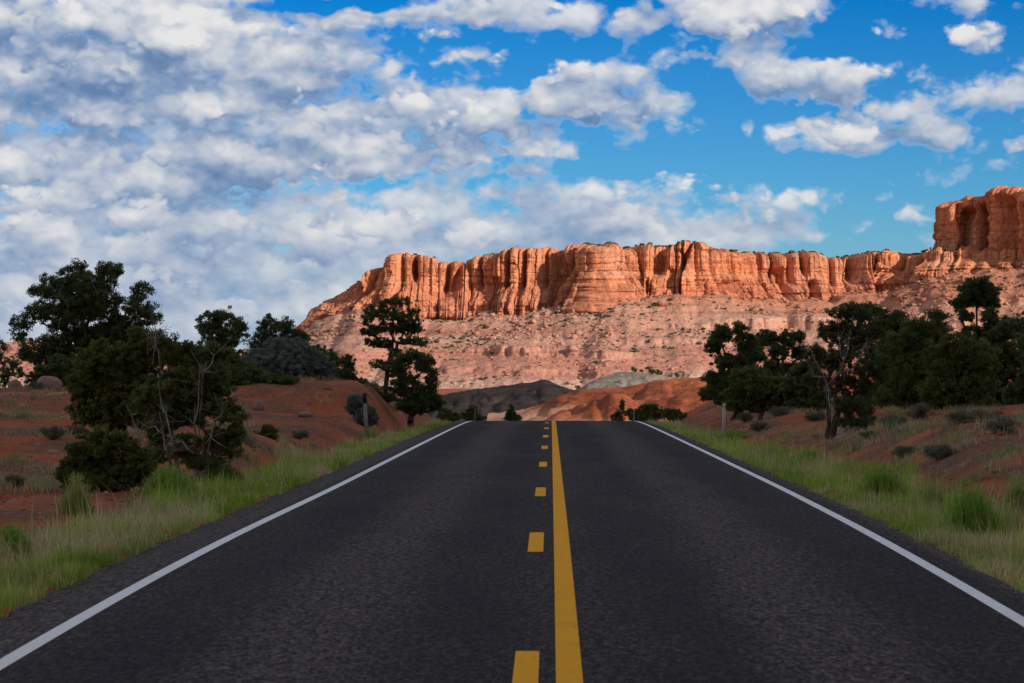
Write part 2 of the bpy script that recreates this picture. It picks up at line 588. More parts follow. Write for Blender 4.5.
def wall(name, X, Y, zb, zt, rows, D, mat, back, bx=0.0, by=1.0):
    """a cliff: path X,Y (left to right as seen), foot heights zb, rim heights zt; D(arc, z, s) pushes the face out"""
    tx, ty = np.gradient(X), np.gradient(Y)
    w = 15
    kx = np.ones(w) / w
    tx = np.convolve(np.pad(tx, w // 2, 'edge'), kx, 'valid'); ty = np.convolve(np.pad(ty, w // 2, 'edge'), kx, 'valid')
    L = np.hypot(tx, ty)
    nx, ny = ty / L, -tx / L
    arc = np.concatenate([[0], np.cumsum(np.hypot(np.diff(X), np.diff(Y)))])
    s = np.linspace(0, 1, rows)
    S = np.repeat(s[None, :], len(X), 0)
    Z = (zb - 30)[:, None] * (1 - S) + zt[:, None] * S
    A = np.repeat(arc[:, None], rows, 1)
    H = (Z - zb[:, None]) / np.maximum(zt - zb, 4)[:, None]
    d, drop = D(A, Z, H, X)
    thin = smooth(1, 22, zt - zb)[:, None]
    d, drop = d * thin, drop * thin
    Z = Z - drop * smooth(.55, 1.0, S)
    PX = X[:, None] + nx[:, None] * d
    PY = Y[:, None] + ny[:, None] * d
    # rim and plateau going back
    ex = [(2.0, .5), (6, .9), (16, 1.0), (40, .6), (back, -3.0)]
    x0, y0, z0 = PX[:, -1], PY[:, -1], Z[:, -1]
    for off, up in ex:
        PX = np.concatenate([PX, (x0 - nx * min(off, 6) + bx * max(0, off - 6))[:, None]], 1)
        PY = np.concatenate([PY, (y0 - ny * min(off, 6) + by * max(0, off - 6))[:, None]], 1)
        Z = np.concatenate([Z, (z0 + up)[:, None]], 1)
    V = np.stack([PX, PY, Z], -1)
    o = mesh_obj(name, V.reshape(-1, 3), grid_faces(len(X), rows + len(ex)), mat, smooth_shade=False)
    tag(o, kind='structure')
    return V


# dark alcoves and clefts: px centre, px half width, depth m, foot px y, rim px y, lean
ALC = [(373, 3.0, 30, 300, 262, -.25), (414, 2.4, 34, 282, 240, 0), (447, 2.6, 24, 300, 258, -.15), (456, 4.5, 30, 296, 262, -.35), (481, 1.8, 16, 290, 250, 0), (511, 2.0, 26, 292, 246, -.05),
       (528, 1.5, 18, 292, 244, 0), (546, 2.6, 22, 292, 245, 0), (560, 5, 40, 318, 240, .10), (568, 3, 44, 300, 243, -.32), (577, 2.2, 22, 330, 276, -.2), (585, 2.2, 18, 330, 272, 0),
       (621, 2.4, 24, 280, 244, .25), (637, 2, 26, 290, 266, 0), (650, 2.0, 22, 300, 280, 0), (660, 6, 30, 278, 255, -.1), (672, 2.6, 24, 292, 268, 0), (686, 2.2, 22, 272, 240, -.2),
       (695, 2.0, 14, 290, 262, 0), (715, 2.5, 16, 292, 275, 0), (782, 4.5, 34, 304, 268, .05), (791, 2.2, 18, 285, 250, 0), (812, 4.2, 32, 306, 281, -.1), (806, 3, 24, 276, 256, .1),
       (835, 2, 16, 290, 262, 0), (857, 6, 34, 284, 255, -.15), (884, 2.0, 26, 300, 250, 0), (908, 2.4, 30, 280, 252, 0), (925, 4, 26, 278, 262, 0)]


def mesa_D(A, Z, H, X):
    y0 = 2490.0
    px = 512 + X * F / y0
    pxg = np.repeat(px[:, None], A.shape[1], 1)
    pyg = 341.5 - (Z - EYE) * F / y0
    wob = fbm(A / 60, Z / 90, seed=77, oct=2) * 2
    crk = fbm(A / 18, Z / 30, seed=79, oct=3) * 1.2
    big = billow((A + wob) / 120, Z / 900, 11)
    # bedding: hard beds stand out, soft beds weather back
    bed = Z + fbm(A / 140, Z / 60, seed=74, oct=2) * 5
    ib, db = cells(bed / 7.5, 75)
    bv = ((_h(ib, ib * 0, ib * 0, 76) & 1023) / 1023.0) * np.clip(db / .12, .3, 1)
    b0, g0 = blocks(A + wob + crk, Z + 200, 62, 160, 99, .8)
    b1, g1 = blocks(A + crk * .6, Z, 25, 21, 101, .9)
    b2, g2 = blocks(A + crk, Z, 10, 11, 103, .8)
    b3, g3 = blocks(A + crk * .8, Z + crk, 4.2, 6, 105, .5)
    low = 1 - smooth(.16, .60, H + .30 * perlin(A / 45, A * 0, None, 73))
    amp = .35 + .65 * smooth(-.35, .45, perlin(A / 75, Z / 70, None, 71))
    deep = smooth(0, .3, perlin(A / 36, Z / 60, None, 72))
    d = 5 * big + 14 * b0 + amp * (11.5 * b1 + 7.0 * b2) + 2.4 * b3 - (.6 + 3.0 * deep) * g2 * amp - (1 + 13 * deep) * g1 * amp - 5 * g0 + 2.2 * bv * (.5 + low)
    # the lower third breaks into stacked blocks, ledges and rubble
    b4, g4 = blocks(A + crk, Z + crk, 8, 8, 107, .6)
    d = d + low * (16 * (1 - np.clip(H, 0, .6) / .6) + 6 * b4 + 5 * fbm(A / 12, Z / 11, seed=47, oct=5, gain=.6)) - 10
    d = d + 1.6 * fbm(A / 9, Z / 9, seed=44, oct=5, gain=.6)
    for cx, hw, dep, yf, yr, lean in ALC:
        c = cx + lean * (pyg - .5 * (yf + yr)) + perlin(Z / 14, Z * 0 + cx, None, 3) * 1.2
        g = np.exp(-np.abs((pxg - c) / (hw * 1.1)) ** 1.9)
        win = (smooth(yr - 4, yr + 4, pyg) if yr > 266 else 1.0) * (1 - smooth(yf - 9, yf + 3, pyg))
        d = d - dep * (.8 if yr < 262 else .55) * g * win
    # smaller left end is a battered slope
    ramp_in = smooth(292, 350, pxg)
    d = d * (.25 + .75 * ramp_in) + (1 - ramp_in) * (1 - np.clip(H, 0, 1)) * 26 * smooth(292, 312, pxg)
    # rim rounds back
    d = d - 5 * smooth(.90, 1.02, H) ** 2
    rimcut = (1 - big) ** 4 * 5 + (1 - b0) * 1.5 + (1 - b1) * 2.6 + (1 - b2) * 2.0 + g1 * 2 + (1 - b3) * 1.0 + fbm(A / 5, A * 0, seed=51, oct=3) * 1.0 - 2.5
    rimcut = np.repeat(rimcut[:, -1:], A.shape[1], 1)
    return d, rimcut


def build_mesa():
    px = np.linspace(292, 1040, 1900)
    Y = sm_interp(px, FRONT)
    kr = np.hanning(61); kr /= kr.sum()
    Y = np.convolve(np.pad(Y, 30, 'edge'), kr, 'valid') + 22
    X = (px - 512) / F * (Y - 22)
    zt = EYE - (sm_interp(px, TOP) - 341.5) / F * (Y - 22) + 1.5
    zb = EYE - (sm_interp(px, BASE) - 341.5) / F * (Y - 22)
    zb = np.minimum(zb, zt - 3)
    back = np.where(px > 0, 260.0, 0)
    return wall('mesa', X, Y, zb, zt, 230, mesa_D, M['cliff'], 120)


mesa_V = build_mesa()

BTOP = np.array([(930, 214), (937, 209), (942, 206), (947, 201), (955, 202), (962, 197), (970, 192.5), (977, 194), (985, 191), (993, 189.5), (1000, 187.5), (1006, 189), (1015, 190), (1024, 192), (1045, 191), (1075, 196), (1120, 199), (1180, 206)], float)


def build_butte():
    Yb = 2500.0
    # footprint: from the back left corner round the front, off to the right
    ctrl = np.array([(1016, 2690), (968, 2650), (955, 2590), (952, 2540), (954, 2504), (963, 2506), (974, 2506), (988, 2498), (996, 2484), (1010, 2456), (1026, 2438), (1080, 2450), (1140, 2480), (1230, 2570)], float)
    t = np.linspace(0, len(ctrl) - 1, 1300)
    px = np.interp(t, np.arange(len(ctrl)), ctrl[:, 0]); Y = np.interp(t, np.arange(len(ctrl)), ctrl[:, 1])
    kr = np.hanning(61); kr /= kr.sum()
    px = np.convolve(np.pad(px, 30, 'edge'), kr, 'valid'); Y = np.convolve(np.pad(Y, 30, 'edge'), kr, 'valid')
    X = (px - 512) / F * Yb
    zt = EYE - (sm_interp(px, BTOP) - 341.5) / F * Yb
    zb = EYE - (np.full_like(px, 262) - 341.5) / F * Yb

    def D(A, Z, H, XX):
        p = np.repeat((512 + XX * F / Yb)[:, None], A.shape[1], 1)
        py = 341.5 - (Z - EYE) * F / Yb
        wob = fbm(A / 50, Z / 50, seed=78, oct=2) * 3
        big = billow((A + wob) / 58, Z / 600, 62)
        mid = billow((A + wob * .6) / 22, Z / 160, 64)
        crk = fbm(A / 16, Z / 26, seed=83, oct=3) * 1.2
        bed = Z + fbm(A / 140, Z / 60, seed=84, oct=2) * 5
        ib, db = cells(bed / 7.5, 75)
        bv = ((_h(ib, ib * 0, ib * 0, 76) & 1023) / 1023.0) * np.clip(db / .12, .3, 1)
        b1, g1 = blocks(A + wob * .4, Z, 19, 60, 111)
        b2, g2 = blocks(A + wob * .3 + crk, Z, 8, 20, 113)
        b3, g3 = blocks(A + crk, Z, 4, 8, 115)
        low = 1 - smooth(.22, .40, H)
        d = 3 * big + 8 * b1 + 4.5 * b2 + 1.8 * b3 - 1.0 * g2 - 3.0 * g1 + 1.8 * bv - 8 + 1.8 * fbm(A / 7, Z / 9, seed=46, oct=5, gain=.6)
        d = d + low * 5 * blocks(A + crk, Z, 11, 40, 117)[0]
        # arched recesses in the front face with free standing columns between them
        front = (Y < 2530)[:, None] * 1.0
        for cx, hw, dep, yf, yr, lean in ((958, 3, 12, 250, 216, .0), (967, 4.5, 26, 262, 205, -.10), (983, 4.0, 26, 266, 202, .05), (1001, 4.5, 28, 266, 198, .02), (1014, 3.5, 18, 264, 206, 0), (1040, 7, 30, 262, 200, 0), (1090, 9, 30, 262, 206, 0)):
            c = cx + lean * (py - 235) + perlin(Z / 16, Z * 0 + cx, None, 5) * 1.3
            d = d - front * dep * np.exp(-np.abs((p - c) / (hw * 1.05)) ** 3.2) * smooth(yr - 3, yr + 6, py) * (1 - smooth(yf - 14, yf + 4, py))
        d = d + 1.4 * fbm(A / 60, Z / 5, seed=41, oct=3) + 1.6 * fbm(A / 6, Z / 8, seed=45, oct=4)
        d = d - 5 * smooth(.90, 1.02, H) ** 2
        cut = (1 - big) ** 3 * 4 + (1 - b1) * 2.5 + (1 - b2) * 1.6 + g1 * 1.5 - 2
        return d, np.repeat(cut[:, -1:], A.shape[1], 1)
    wall('butte', X, Y, zb, zt, 210, D, M['cliff'], 40, bx=.5, by=.85)


build_butte()


def build_talus():
    px = np.linspace(-160, 1200, 1150)
    v = np.linspace(0, 1, 230)
    PXg, Vg = np.meshgrid(px, v, indexing='ij')
    Yf = sm_interp(px, FRONT)
    kr = np.hanning(81); kr /= kr.sum()
    Yf = np.convolve(np.pad(Yf, 40, 'edge'), kr, 'valid')
    base = np.convolve(np.pad(sm_interp(px, BASE), 10, 'edge'), np.ones(21) / 21, 'valid')
    zb = EYE - (base - 341.5) / F * Yf
    zfoot = EYE - (394 - 341.5) / F * 2250
    Yg = 2250 + (Yf[:, None] + 26 - 2250) * Vg
    Xg = (PXg - 512) / F * (Yf[:, None] * .5 + Yg * .5)
    vv = (Yg - 2250) / (Yf[:, None] - 20 - 2250)
    prof = np.minimum(vv, 1) ** 1.15 + np.maximum(vv - 1, 0) * .10
    Zg = zfoot + (zb[:, None] - zfoot) * prof
    amp = smooth(0, .15, Vg) * (1 - .6 * smooth(.9, 1, Vg))
    Zg = Zg + amp * (fbm(Xg / 90, Yg / 70, seed=201, oct=5) * 5.5 + (np.abs(perlin(Xg / 42, Yg / 190, None, 203)) - .25) * 13 + (np.abs(perlin(Xg / 13, Yg / 60, None, 204)) - .25) * 3.5 + fbm(Xg / 9, Yg / 9, seed=207, oct=4) * 1.6)
    n = fbm(Xg / 160, Yg / 200, seed=209, oct=3)
    for lev, a, x0, x1 in ((15, 15, 650, 1300), (-8, 9, 400, 800), (-24, 5, 300, 1300), (36, 9, 850, 1300), (3, 7, 640, 960)):
        L = lev + n * 5
        k = a * smooth(x0 - 40, x0 + 40, PXg) * (1 - smooth(x1 - 40, x1 + 40, PXg)) * np.clip(.55 + fbm(Xg / 45, Yg / 300, seed=211 + lev, oct=3) * 1.4, 0, 1.2)
        lin = np.clip((Zg - (L - 13)) / 26, 0, 1)
        Zg = Zg + k * (smooth(L - 1.2, L + 1.2, Zg) - lin)
    # rocky ribs on the ledge faces
    V = np.stack([Xg, Yg, Zg], -1)
    o = mesh_obj('talus_slope', V.reshape(-1, 3), grid_faces(len(px), len(v)), M['talus'])
    tag(o, kind='structure')
    return V


talus_V = build_talus()

ICO_V = None


def ico():
    p = (1 + 5 ** .5) / 2
    v = np.array([(-1, p, 0), (1, p, 0), (-1, -p, 0), (1, -p, 0), (0, -1, p), (0, 1, p), (0, -1, -p), (0, 1, -p), (p, 0, -1), (p, 0, 1), (-p, 0, -1), (-p, 0, 1)], float)
    v /= np.linalg.norm(v[0])
    f = np.array([(0, 11, 5), (0, 5, 1), (0, 1, 7), (0, 7, 10), (0, 10, 11), (1, 5, 9), (5, 11, 4), (11, 10, 2), (10, 7, 6), (7, 1, 8), (3, 9, 4), (3, 4, 2), (3, 2, 6), (3, 6, 8), (3, 8, 9),
                  (4, 9, 5), (2, 4, 11), (6, 2, 10), (8, 6, 7), (9, 8, 1)])
    return v, f


def scatter_lumps(name, pts, size, mat, squash=.75, jit=.35, sink=.2, colors=None):
    v, f = ico()
    n = len(pts)
    R = v[None] * (1 + rng.uniform(-jit, jit, (n, 12, 1))) * size[:, None, None]
    R = R * np.stack([rng.uniform(.8, 1.4, n), rng.uniform(.7, 1.2, n), rng.uniform(.6, 1.15, n) * squash], -1)[:, None, :]
    a = rng.uniform(0, 6.28, n)
    x = R[..., 0] * np.cos(a)[:, None] - R[..., 1] * np.sin(a)[:, None]
    y = R[..., 0] * np.sin(a)[:, None] + R[..., 1] * np.cos(a)[:, None]
    R = np.stack([x, y, R[..., 2]], -1) + pts[:, None, :]
    R[..., 2] += (size * squash * (1 - 2 * sink))[:, None] * .5
    fc = (f[None] + (np.arange(n) * 12)[:, None, None]).reshape(-1, 3)
    cc = None if colors is None else np.repeat(colors[:, None, :], 12, 1).reshape(-1, 3)
    return mesh_obj(name, R.reshape(-1, 3), fc, mat, colors=cc)


def far_scatter():
    nu, nv = talus_V.shape[:2]
    n = 15000
    i = rng.integers(120, nu, n); j = rng.integers(14, nv - 8, n)
    pts = talus_V[i, j] + np.stack([rng.uniform(-1, 1, n), rng.uniform(-1, 1, n), np.zeros(n)], -1)
    dens = fbm(pts[:, 0] / 80, pts[:, 1] / 60, seed=301, oct=3)
    keep = rng.random(n) < np.clip(.5 + dens * 1.8, .01, 1) * (.2 + .8 * (j / nv))
    bp = pts[keep]
    size = np.clip(rng.lognormal(-.05, .55, len(bp)), .4, 4.2)
    tag(scatter_lumps('talus_boulders', bp, size, M['talus'], .8), 'fallen boulders strewn over the pink talus below the cliffs', 'boulders', kind='stuff')
    n = 10000
    i = rng.integers(120, nu, n); j = rng.integers(14, nv - 8, n)
    pts = talus_V[i, j] + np.stack([rng.uniform(-1, 1, n), rng.uniform(-1, 1, n), np.zeros(n)], -1)
    dens = fbm(pts[:, 0] / 110, pts[:, 1] / 26, seed=311, oct=3)
    keep = rng.random(n) < np.clip(.05 + dens * 2.0, .015, 1)
    sp = pts[keep]
    # scrub on the plateau rim
    mv = mesa_V[:, -3:, :].reshape(-1, 3)
    q = rng.integers(0, len(mv), 2600)
    rim = mv[q] + np.stack([rng.uniform(-2, 2, 2600), rng.uniform(-4, 10, 2600), np.zeros(2600)], -1)
    pxr = 512 + rim[:, 0] / rim[:, 1] * F
    d = np.where((pxr > 585) & (pxr < 690), .9, np.where((pxr > 720) & (pxr < 960), .5, .06))
    rim = rim[rng.random(2600) < d]
    allp = np.concatenate([sp, rim])
    size = np.concatenate([np.clip(rng.lognormal(.12, .40, len(sp)), .6, 2.8), rng.uniform(1.0, 2.3, len(rim))])
    g = rng.uniform(.0, 1, len(allp))
    c = np.stack([.040 + .05 * g, .046 + .045 * g, .024 + .028 * g], -1)
    tag(scatter_lumps('desert_scrub', allp, size, col_material('scrub_leaves'), .7, .45, colors=c), 'dark scrub dotted over the talus and along the cliff rim', 'scrub', kind='stuff')


far_scatter()


def hill(name, Y0, outline, depth, zlow, mat, seed, rough=1.0, nx=420, nv=150):
    o = np.array(outline, float)
    px = np.linspace(o[0, 0], o[-1, 0], nx)
    top = np.interp(px, o[:, 0], o[:, 1])
    top = np.convolve(np.pad(top, 4, 'edge'), np.ones(9) / 9, 'valid')
    zt = EYE - (top - 341.5) / F * Y0
    v = np.concatenate([np.linspace(0, 1, nv), np.linspace(1.03, 1.8, 24)])
    PX, Vg = np.meshgrid(px, v, indexing='ij')
    Yg = Y0 - depth * (1 - Vg)
    Xg = (PX - 512) / F * (Y0 * .6 + Yg * .4)
    up = np.where(Vg <= 1, smooth(-.02, 1.12, Vg) / float(smooth(-.02, 1.12, 1.0)), 1 - (Vg - 1) ** 1.2 * 1.1)
    Zg = zlow + (zt[:, None] - zlow) * up
    s = depth / 100.0
    gul = (np.abs(perlin(Xg / (6 * s), Yg / (24 * s), None, seed)) * 2.2 - .8)
    mask = smooth(0, .25, Vg) * (1 - smooth(.8, 1.0, Vg)) + .10
    Zg = Zg + rough * s * (gul * .9 * mask + np.abs(perlin(Xg / (2.3 * s), Yg / (9 * s), None, seed + 8)) * .8 * mask + fbm(Xg / (22 * s), Yg / (22 * s), seed=seed + 3, oct=5) * 1.6 * mask + fbm(Xg / 3, Yg / 3, seed=seed + 5, oct=4) * .28)
    V = np.stack([Xg, Yg, Zg], -1)
    ob = mesh_obj(name, V.reshape(-1, 3), grid_faces(len(px), len(v)), M[mat], smooth_shade=True)
    tag(ob, kind='structure')
    return V


hill('dark_hill', 640, [(380, 404), (430, 397), (445, 394), (470, 390), (490, 387), (510, 385), (530, 382.5), (537, 380), (543, 378.5), (549, 380), (558, 385), (575, 390), (600, 396), (640, 404), (690, 412)], 150, -19, 'dark_ground', 401)
hill('grey_hill', 860, [(520, 400), (555, 394), (572, 391), (582, 387), (592, 381), (605, 376), (618, 372.5), (632, 372), (650, 374), (672, 377), (700, 378), (730, 377), (770, 379), (860, 384)], 130, -21, 'grey_clay', 411, .8)
red_V = hill('red_hill', 430, [(485, 430), (505, 420), (522, 413), (540, 406), (552, 400), (562, 395), (580, 391.5), (600, 389), (622, 387.5), (640, 384), (655, 381.5), (670, 379), (690, 378), (705, 375), (740, 371), (800, 367), (900, 365), (1000, 366)], 130, -11.5, 'red_clay', 421, 1.15)


def build_shade_ridge():
    """added high ground, out of view behind and right of the viewer, shaped to shade the road"""
    s0 = np.array((math.sin(SUN_AZ), math.cos(SUN_AZ))); n0 = np.array((-s0[1], s0[0]))
    s = np.linspace(70, 420, 90); l = np.linspace(-420, 165, 130)
    Sg, Lg = np.meshgrid(s, l, indexing='ij')
    X = Sg * s0[0] + Lg * n0[0]; Y = Sg * s0[1] + Lg * n0[1]
    h = 138 * smooth(82, 225, Sg) * (1 - smooth(240, 410, Sg) * .8) * (1 - smooth(112, 150, Lg)) + fbm(X / 60, Y / 60, seed=501, oct=5) * 12 * smooth(82, 200, Sg) - 3
    V = np.stack([X, Y, h], -1)
    tag(mesh_obj('shade_ridge', V.reshape(-1, 3), grid_faces(len(s), len(l)), M['dirt'], smooth_shade=True), kind='structure')  # unseen shadow caster, added to keep sun off the foreground


build_shade_ridge()

# ------------------------------------------------------------------ camera, sun, sky
cam = bpy.data.cameras.new('camera')
cam.lens = 100.0
cam.sensor_width = 36.0
cam.clip_start = .5
cam.clip_end = 30000
cam.dof.use_dof = True
cam.dof.focus_distance = 95
cam.dof.aperture_fstop = 9.0
co = link(bpy.data.objects.new('camera', cam))
co.location = (0, 0, EYE)
co.rotation_euler = (math.radians(90), 0, 0)
sc.camera = co
sc.cycles.use_adaptive_sampling = True
sc.cycles.adaptive_threshold = .015
sc.cycles.adaptive_min_samples = 16
sc.cycles.max_bounces = 5
sc.cycles.diffuse_bounces = 3
sc.cycles.glossy_bounces = 2
sc.cycles.transparent_max_bounces = 4

sun = bpy.data.lights.new('sun', 'SUN')
sun.energy = 5.0
sun.angle = math.radians(.53)
sun.color = (1.0, .86, .73)
so = link(bpy.data.objects.new('sun', sun))
to_sun = Vector((math.sin(SUN_AZ) * math.cos(SUN_EL), math.cos(SUN_AZ) * math.cos(SUN_EL), math.sin(SUN_EL)))
so.rotation_euler = to_sun.to_track_quat('Z', 'Y').to_euler()
so.location = (120, -110, 160)

# ------------------------------------------------------------------ trees and shrubs
def gz(x, y):
    return float(ground_z(np.array([x]), np.array([y]))[0])


def tube_mesh(segs, sides=6):
    """segs: list of (p0, p1, r0, r1)"""
    P0 = np.array([q[0] for q in segs], float); P1 = np.array([q[1] for q in segs], float)
    R0 = np.array([q[2] for q in segs]); R1 = np.array([q[3] for q in segs])
    t = P1 - P0
    t /= np.maximum(np.linalg.norm(t, axis=1, keepdims=True), 1e-6)
    ref = np.where(np.abs(t[:, 2:3]) > .9, np.array([[1., 0, 0]]), np.array([[0, 0, 1.]]))
    u = np.cross(t, ref); u /= np.linalg.norm(u, axis=1, keepdims=True)
    v = np.cross(t, u)
    a = np.linspace(0, 2 * np.pi, sides, endpoint=False)
    ring = u[:, None, :] * np.cos(a)[None, :, None] + v[:, None, :] * np.sin(a)[None, :, None]
    A = P0[:, None] + ring * R0[:, None, None]
    B = P1[:, None] + ring * R1[:, None, None]
    V = np.concatenate([A, B], 1).reshape(-1, 3)
    i = np.arange(sides); j = (i + 1) % sides
    f = np.stack([i, j, j + sides, i + sides], -1)
    return V, (f[None] + (np.arange(len(segs)) * 2 * sides)[:, None, None]).reshape(-1, 4)


def leaf_mesh(cen, rad, n, length, width, g, up=.25, flat=.8, shade=None):
    """n leaf sprays round each clump centre"""
    m = len(cen)
    d = g.normal(size=(m, n, 3)); d /= np.linalg.norm(d, axis=2, keepdims=True)
    rr = g.random((m, n, 1)) ** .42
    c = cen[:, None, :] + d * rr * rad[:, None, None] * np.array([1, 1, flat])
    ax = d * .9 + g.normal(size=(m, n, 3)) * .75 + np.array([0, 0, up])
    ax /= np.linalg.norm(ax, axis=2, keepdims=True)
    sd = np.cross(ax, g.normal(size=(m, n, 3))); sd /= np.maximum(np.linalg.norm(sd, axis=2, keepdims=True), 1e-5)
    L = length * g.uniform(.6, 1.4, (m, n, 1)); W = width * g.uniform(.6, 1.4, (m, n, 1))
    c, ax, sd, L, W = [q.reshape(-1, q.shape[-1]) for q in (c, ax, sd, L, W)]
    V = np.stack([c - ax * L * .5, c + sd * W * .5 - ax * L * .05, c + ax * L * .5, c - sd * W * .5 - ax * L * .05], 1).reshape(-1, 3)
    f = np.arange(m * n * 4).reshape(-1, 4)
    cr = g.random(m) if shade is None else shade
    col_ = np.clip(cr[:, None] * .55 + g.random((m, n)) * .45, 0, 1).reshape(-1)
    col_ = np.repeat(col_, 4)
    return V, f, np.stack([col_] * 3, -1)


def pack(blobs, Y, bx, zb, y0, spread, clump, g, fill):
    """tuft centres inside the crown masses, local to the tree's base"""
    k = Y / F
    buf = np.full((9000, 3), 1e9)
    n = 0
    ph = g.random(3) * 50
    for (px, py, rx, ry) in blobs:
        cx, cz = wx(px, Y) - bx, wz(py, Y) - zb
        ax, az = rx * k, ry * k
        ay = max(.6 * ax, .7 * az)
        oy = g.uniform(-1, 1) * spread
        want = int(fill * max(5, 7.0 * (ax * az * ay) ** .667 / clump ** 2))
        d = g.normal(size=(want * 8, 3)); d /= np.linalg.norm(d, axis=1, keepdims=True)
        p = np.array([cx, oy, cz]) + d * g.random((want * 8, 1)) ** .42 * np.array([ax, ay, az]) + g.normal(size=d.shape) * np.array([ax, ay, az]) * .10
        ls = max(.16, clump * 2.0)
        lump = fbm(p[:, 0] / ls + ph[0], p[:, 1] / ls + ph[1], p[:, 2] / (ls * .75) + ph[2], 7, 2)
        p = p[(p[:, 2] > .06) & (lump > -.09)]
        got = 0
        for q in p:
            if got >= want or n >= 8990: break
            if n and np.min(np.sum((buf[:n] - q) ** 2, 1)) < (clump * .55) ** 2: continue
            buf[n] = q; n += 1; got += 1
    return buf[:n].copy()


def tree(name, label, cat, Y, base, blobs, kind='pinyon', clump=.24, leaves=150, leaf=(.085, .030), trunk=None, trunk_r=.11, spread=.35, fill=1.0,
         stems=None, group=None, seed=0, dead=None, bark='bark', limbs=True, up=.25):
    g = np.random.default_rng(1000 + seed)
    k = Y / F
    bx = wx(base[0], Y)
    zb = gz(bx, Y) - .04
    root = empty(name, (bx, Y, zb), label, cat, group)
    clump, leaves, leaf = clump * .60, max(18, int(leaves * .34)), (leaf[0] * 1.15, leaf[1] * 1.15)
    cen = pack(blobs, Y, bx, zb, Y, spread, clump, g, fill)
    lo, hi = cen[:, 2].min(), cen[:, 2].max()

    def path(pl):
        p = []
        for i, (px, py) in enumerate(pl):
            z = 0.0 if i == 0 and py > base[1] - 6 else wz(py, Y) - zb
            p.append(np.array([wx(px, Y) - bx, g.uniform(-.06, .06) * i, max(z, 0)]))
        return p
    if trunk is None:
        top = np.array([cen[:, 0].mean() * .7, cen[:, 1].mean() * .5, lo + (hi - lo) * .62])
        n = 6
        tp = [np.array([0., 0, 0])]
        for i in range(1, n + 1):
            t = i / n
            tp.append(top * np.array([t ** .8, t, t]) + g.normal(size=3) * np.array([.05, .05, 0]) * (hi ** .5))
        lines = [tp]
    else:
        lines = [path(trunk)]
    if stems: lines += [path(q) for q in stems]
    pos, par = [], []
    for ln in lines:
        # resample each stem
        prev = -1
        for i, p in enumerate(ln):
            if i > 0:
                for t in (.5, 1.0):
                    pos.append(ln[i - 1] * (1 - t) + p * t); par.append(prev); prev = len(pos) - 1
            else:
                pos.append(p); par.append(-1); prev = len(pos) - 1
    nst = len(pos)
    order = np.argsort(np.linalg.norm(cen - np.array([0, 0, lo * .5]), axis=1))
    cnt_tip = [0.0] * nst
    PB = np.full((60000, 3), 1e9)
    PB[:nst] = np.array(pos)
    for o in order:
        c = cen[o]
        P = PB[:len(pos)]
        dd = np.linalg.norm(P - c, axis=1) + np.maximum(0, P[:, 2] - c[2] + .05) * 1.5 + (P[:, 2] < .15 * hi) * .4
        b = int(np.argmin(dd))
        p0 = P[b].copy()
        L = np.linalg.norm(c - p0)
        n = 1 if L < .3 else (2 if L < .6 else 4)
        prev = b
        for i in range(1, n + 1):
            t = i / n
            q = p0 * (1 - t) + c * t + (g.normal(size=3) * .05 * L + np.array([0, 0, -.10 * L * math.sin(math.pi * t)])) * (i < n)
            PB[len(pos)] = q
            pos.append(q); par.append(prev); cnt_tip.append(0.0); prev = len(pos) - 1
        cnt_tip[prev] = 1.0
    cnt = np.array(cnt_tip)
    for i in range(len(pos) - 1, -1, -1):
        if par[i] >= 0: cnt[par[i]] += cnt[i]
    rad = .0042 * np.maximum(cnt, .5) ** .5 * (trunk_r / .0042 / max(cnt.max(), 2) ** .5) ** .6
    rad = np.minimum(rad, trunk_r)
    tot = max(1, nst)
    segs_t, segs_l = [], []
    for i in range(len(pos)):
        if par[i] < 0: continue
        j = par[i]
        ra, rb = max(rad[j], rad[i]), rad[i]
        if i < nst:
            flare = 1 + .7 * math.exp(-pos[j][2] / .12)
            fl2 = 1 + .7 * math.exp(-pos[i][2] / .12)
            segs_t.append((pos[j], pos[i], max(ra, trunk_r * .35) * flare, max(rb, trunk_r * .3) * fl2))
        else:
            segs_l.append((pos[j], pos[i], min(ra, rad[i] * 1.6), rb))
    V, f = tube_mesh(segs_t, 8)
    if segs_l and limbs:
        V2, f2 = tube_mesh(segs_l, 5)
        f = np.concatenate([f, f2 + len(V)])
        V = np.concatenate([V, V2])
    mesh_obj('trunk', V, f, M[bark], root, smooth_shade=True)
    r = clump * g.uniform(.65, 1.35, len(cen))
    V, f, c = leaf_mesh(cen, r, leaves, leaf[0], leaf[1], g, up=up)
    ok = V.reshape(-1, 4, 3)[:, :, 2].min(1) > -.02
    mesh_obj('crown', V, f[ok], M[kind], root, colors=c)
    if dead:
        for pl in dead:
            sg = []
            p = path(pl)
            r0 = (.019 if len(pl) > 2 else .012) * (Y / 60) ** .5
            m = len(p) - 1
            fwd = np.array([0, -.38, 0])
            for i in range(m):
                a, b = r0 * (1 - i / m * .75), r0 * (1 - (i + 1) / m * .75)
                mid = (p[i] + p[i + 1]) / 2 + g.normal(size=3) * .03
                sg.append((p[i] + fwd * (i > 0), mid + fwd, a, (a + b) / 2)); sg.append((mid + fwd, p[i + 1] + fwd, (a + b) / 2, b))
                for q in range(6):                       # twigs
                    d = g.normal(size=3) * .16 + np.array([0, 0, .08])
                    sg.append((mid + fwd, mid + fwd + d, b * .5, .003))
            V, f = tube_mesh(sg, 5)
            mesh_obj('dead_branch', V, f, M['pale_bark'], root, smooth_shade=True)
    return root


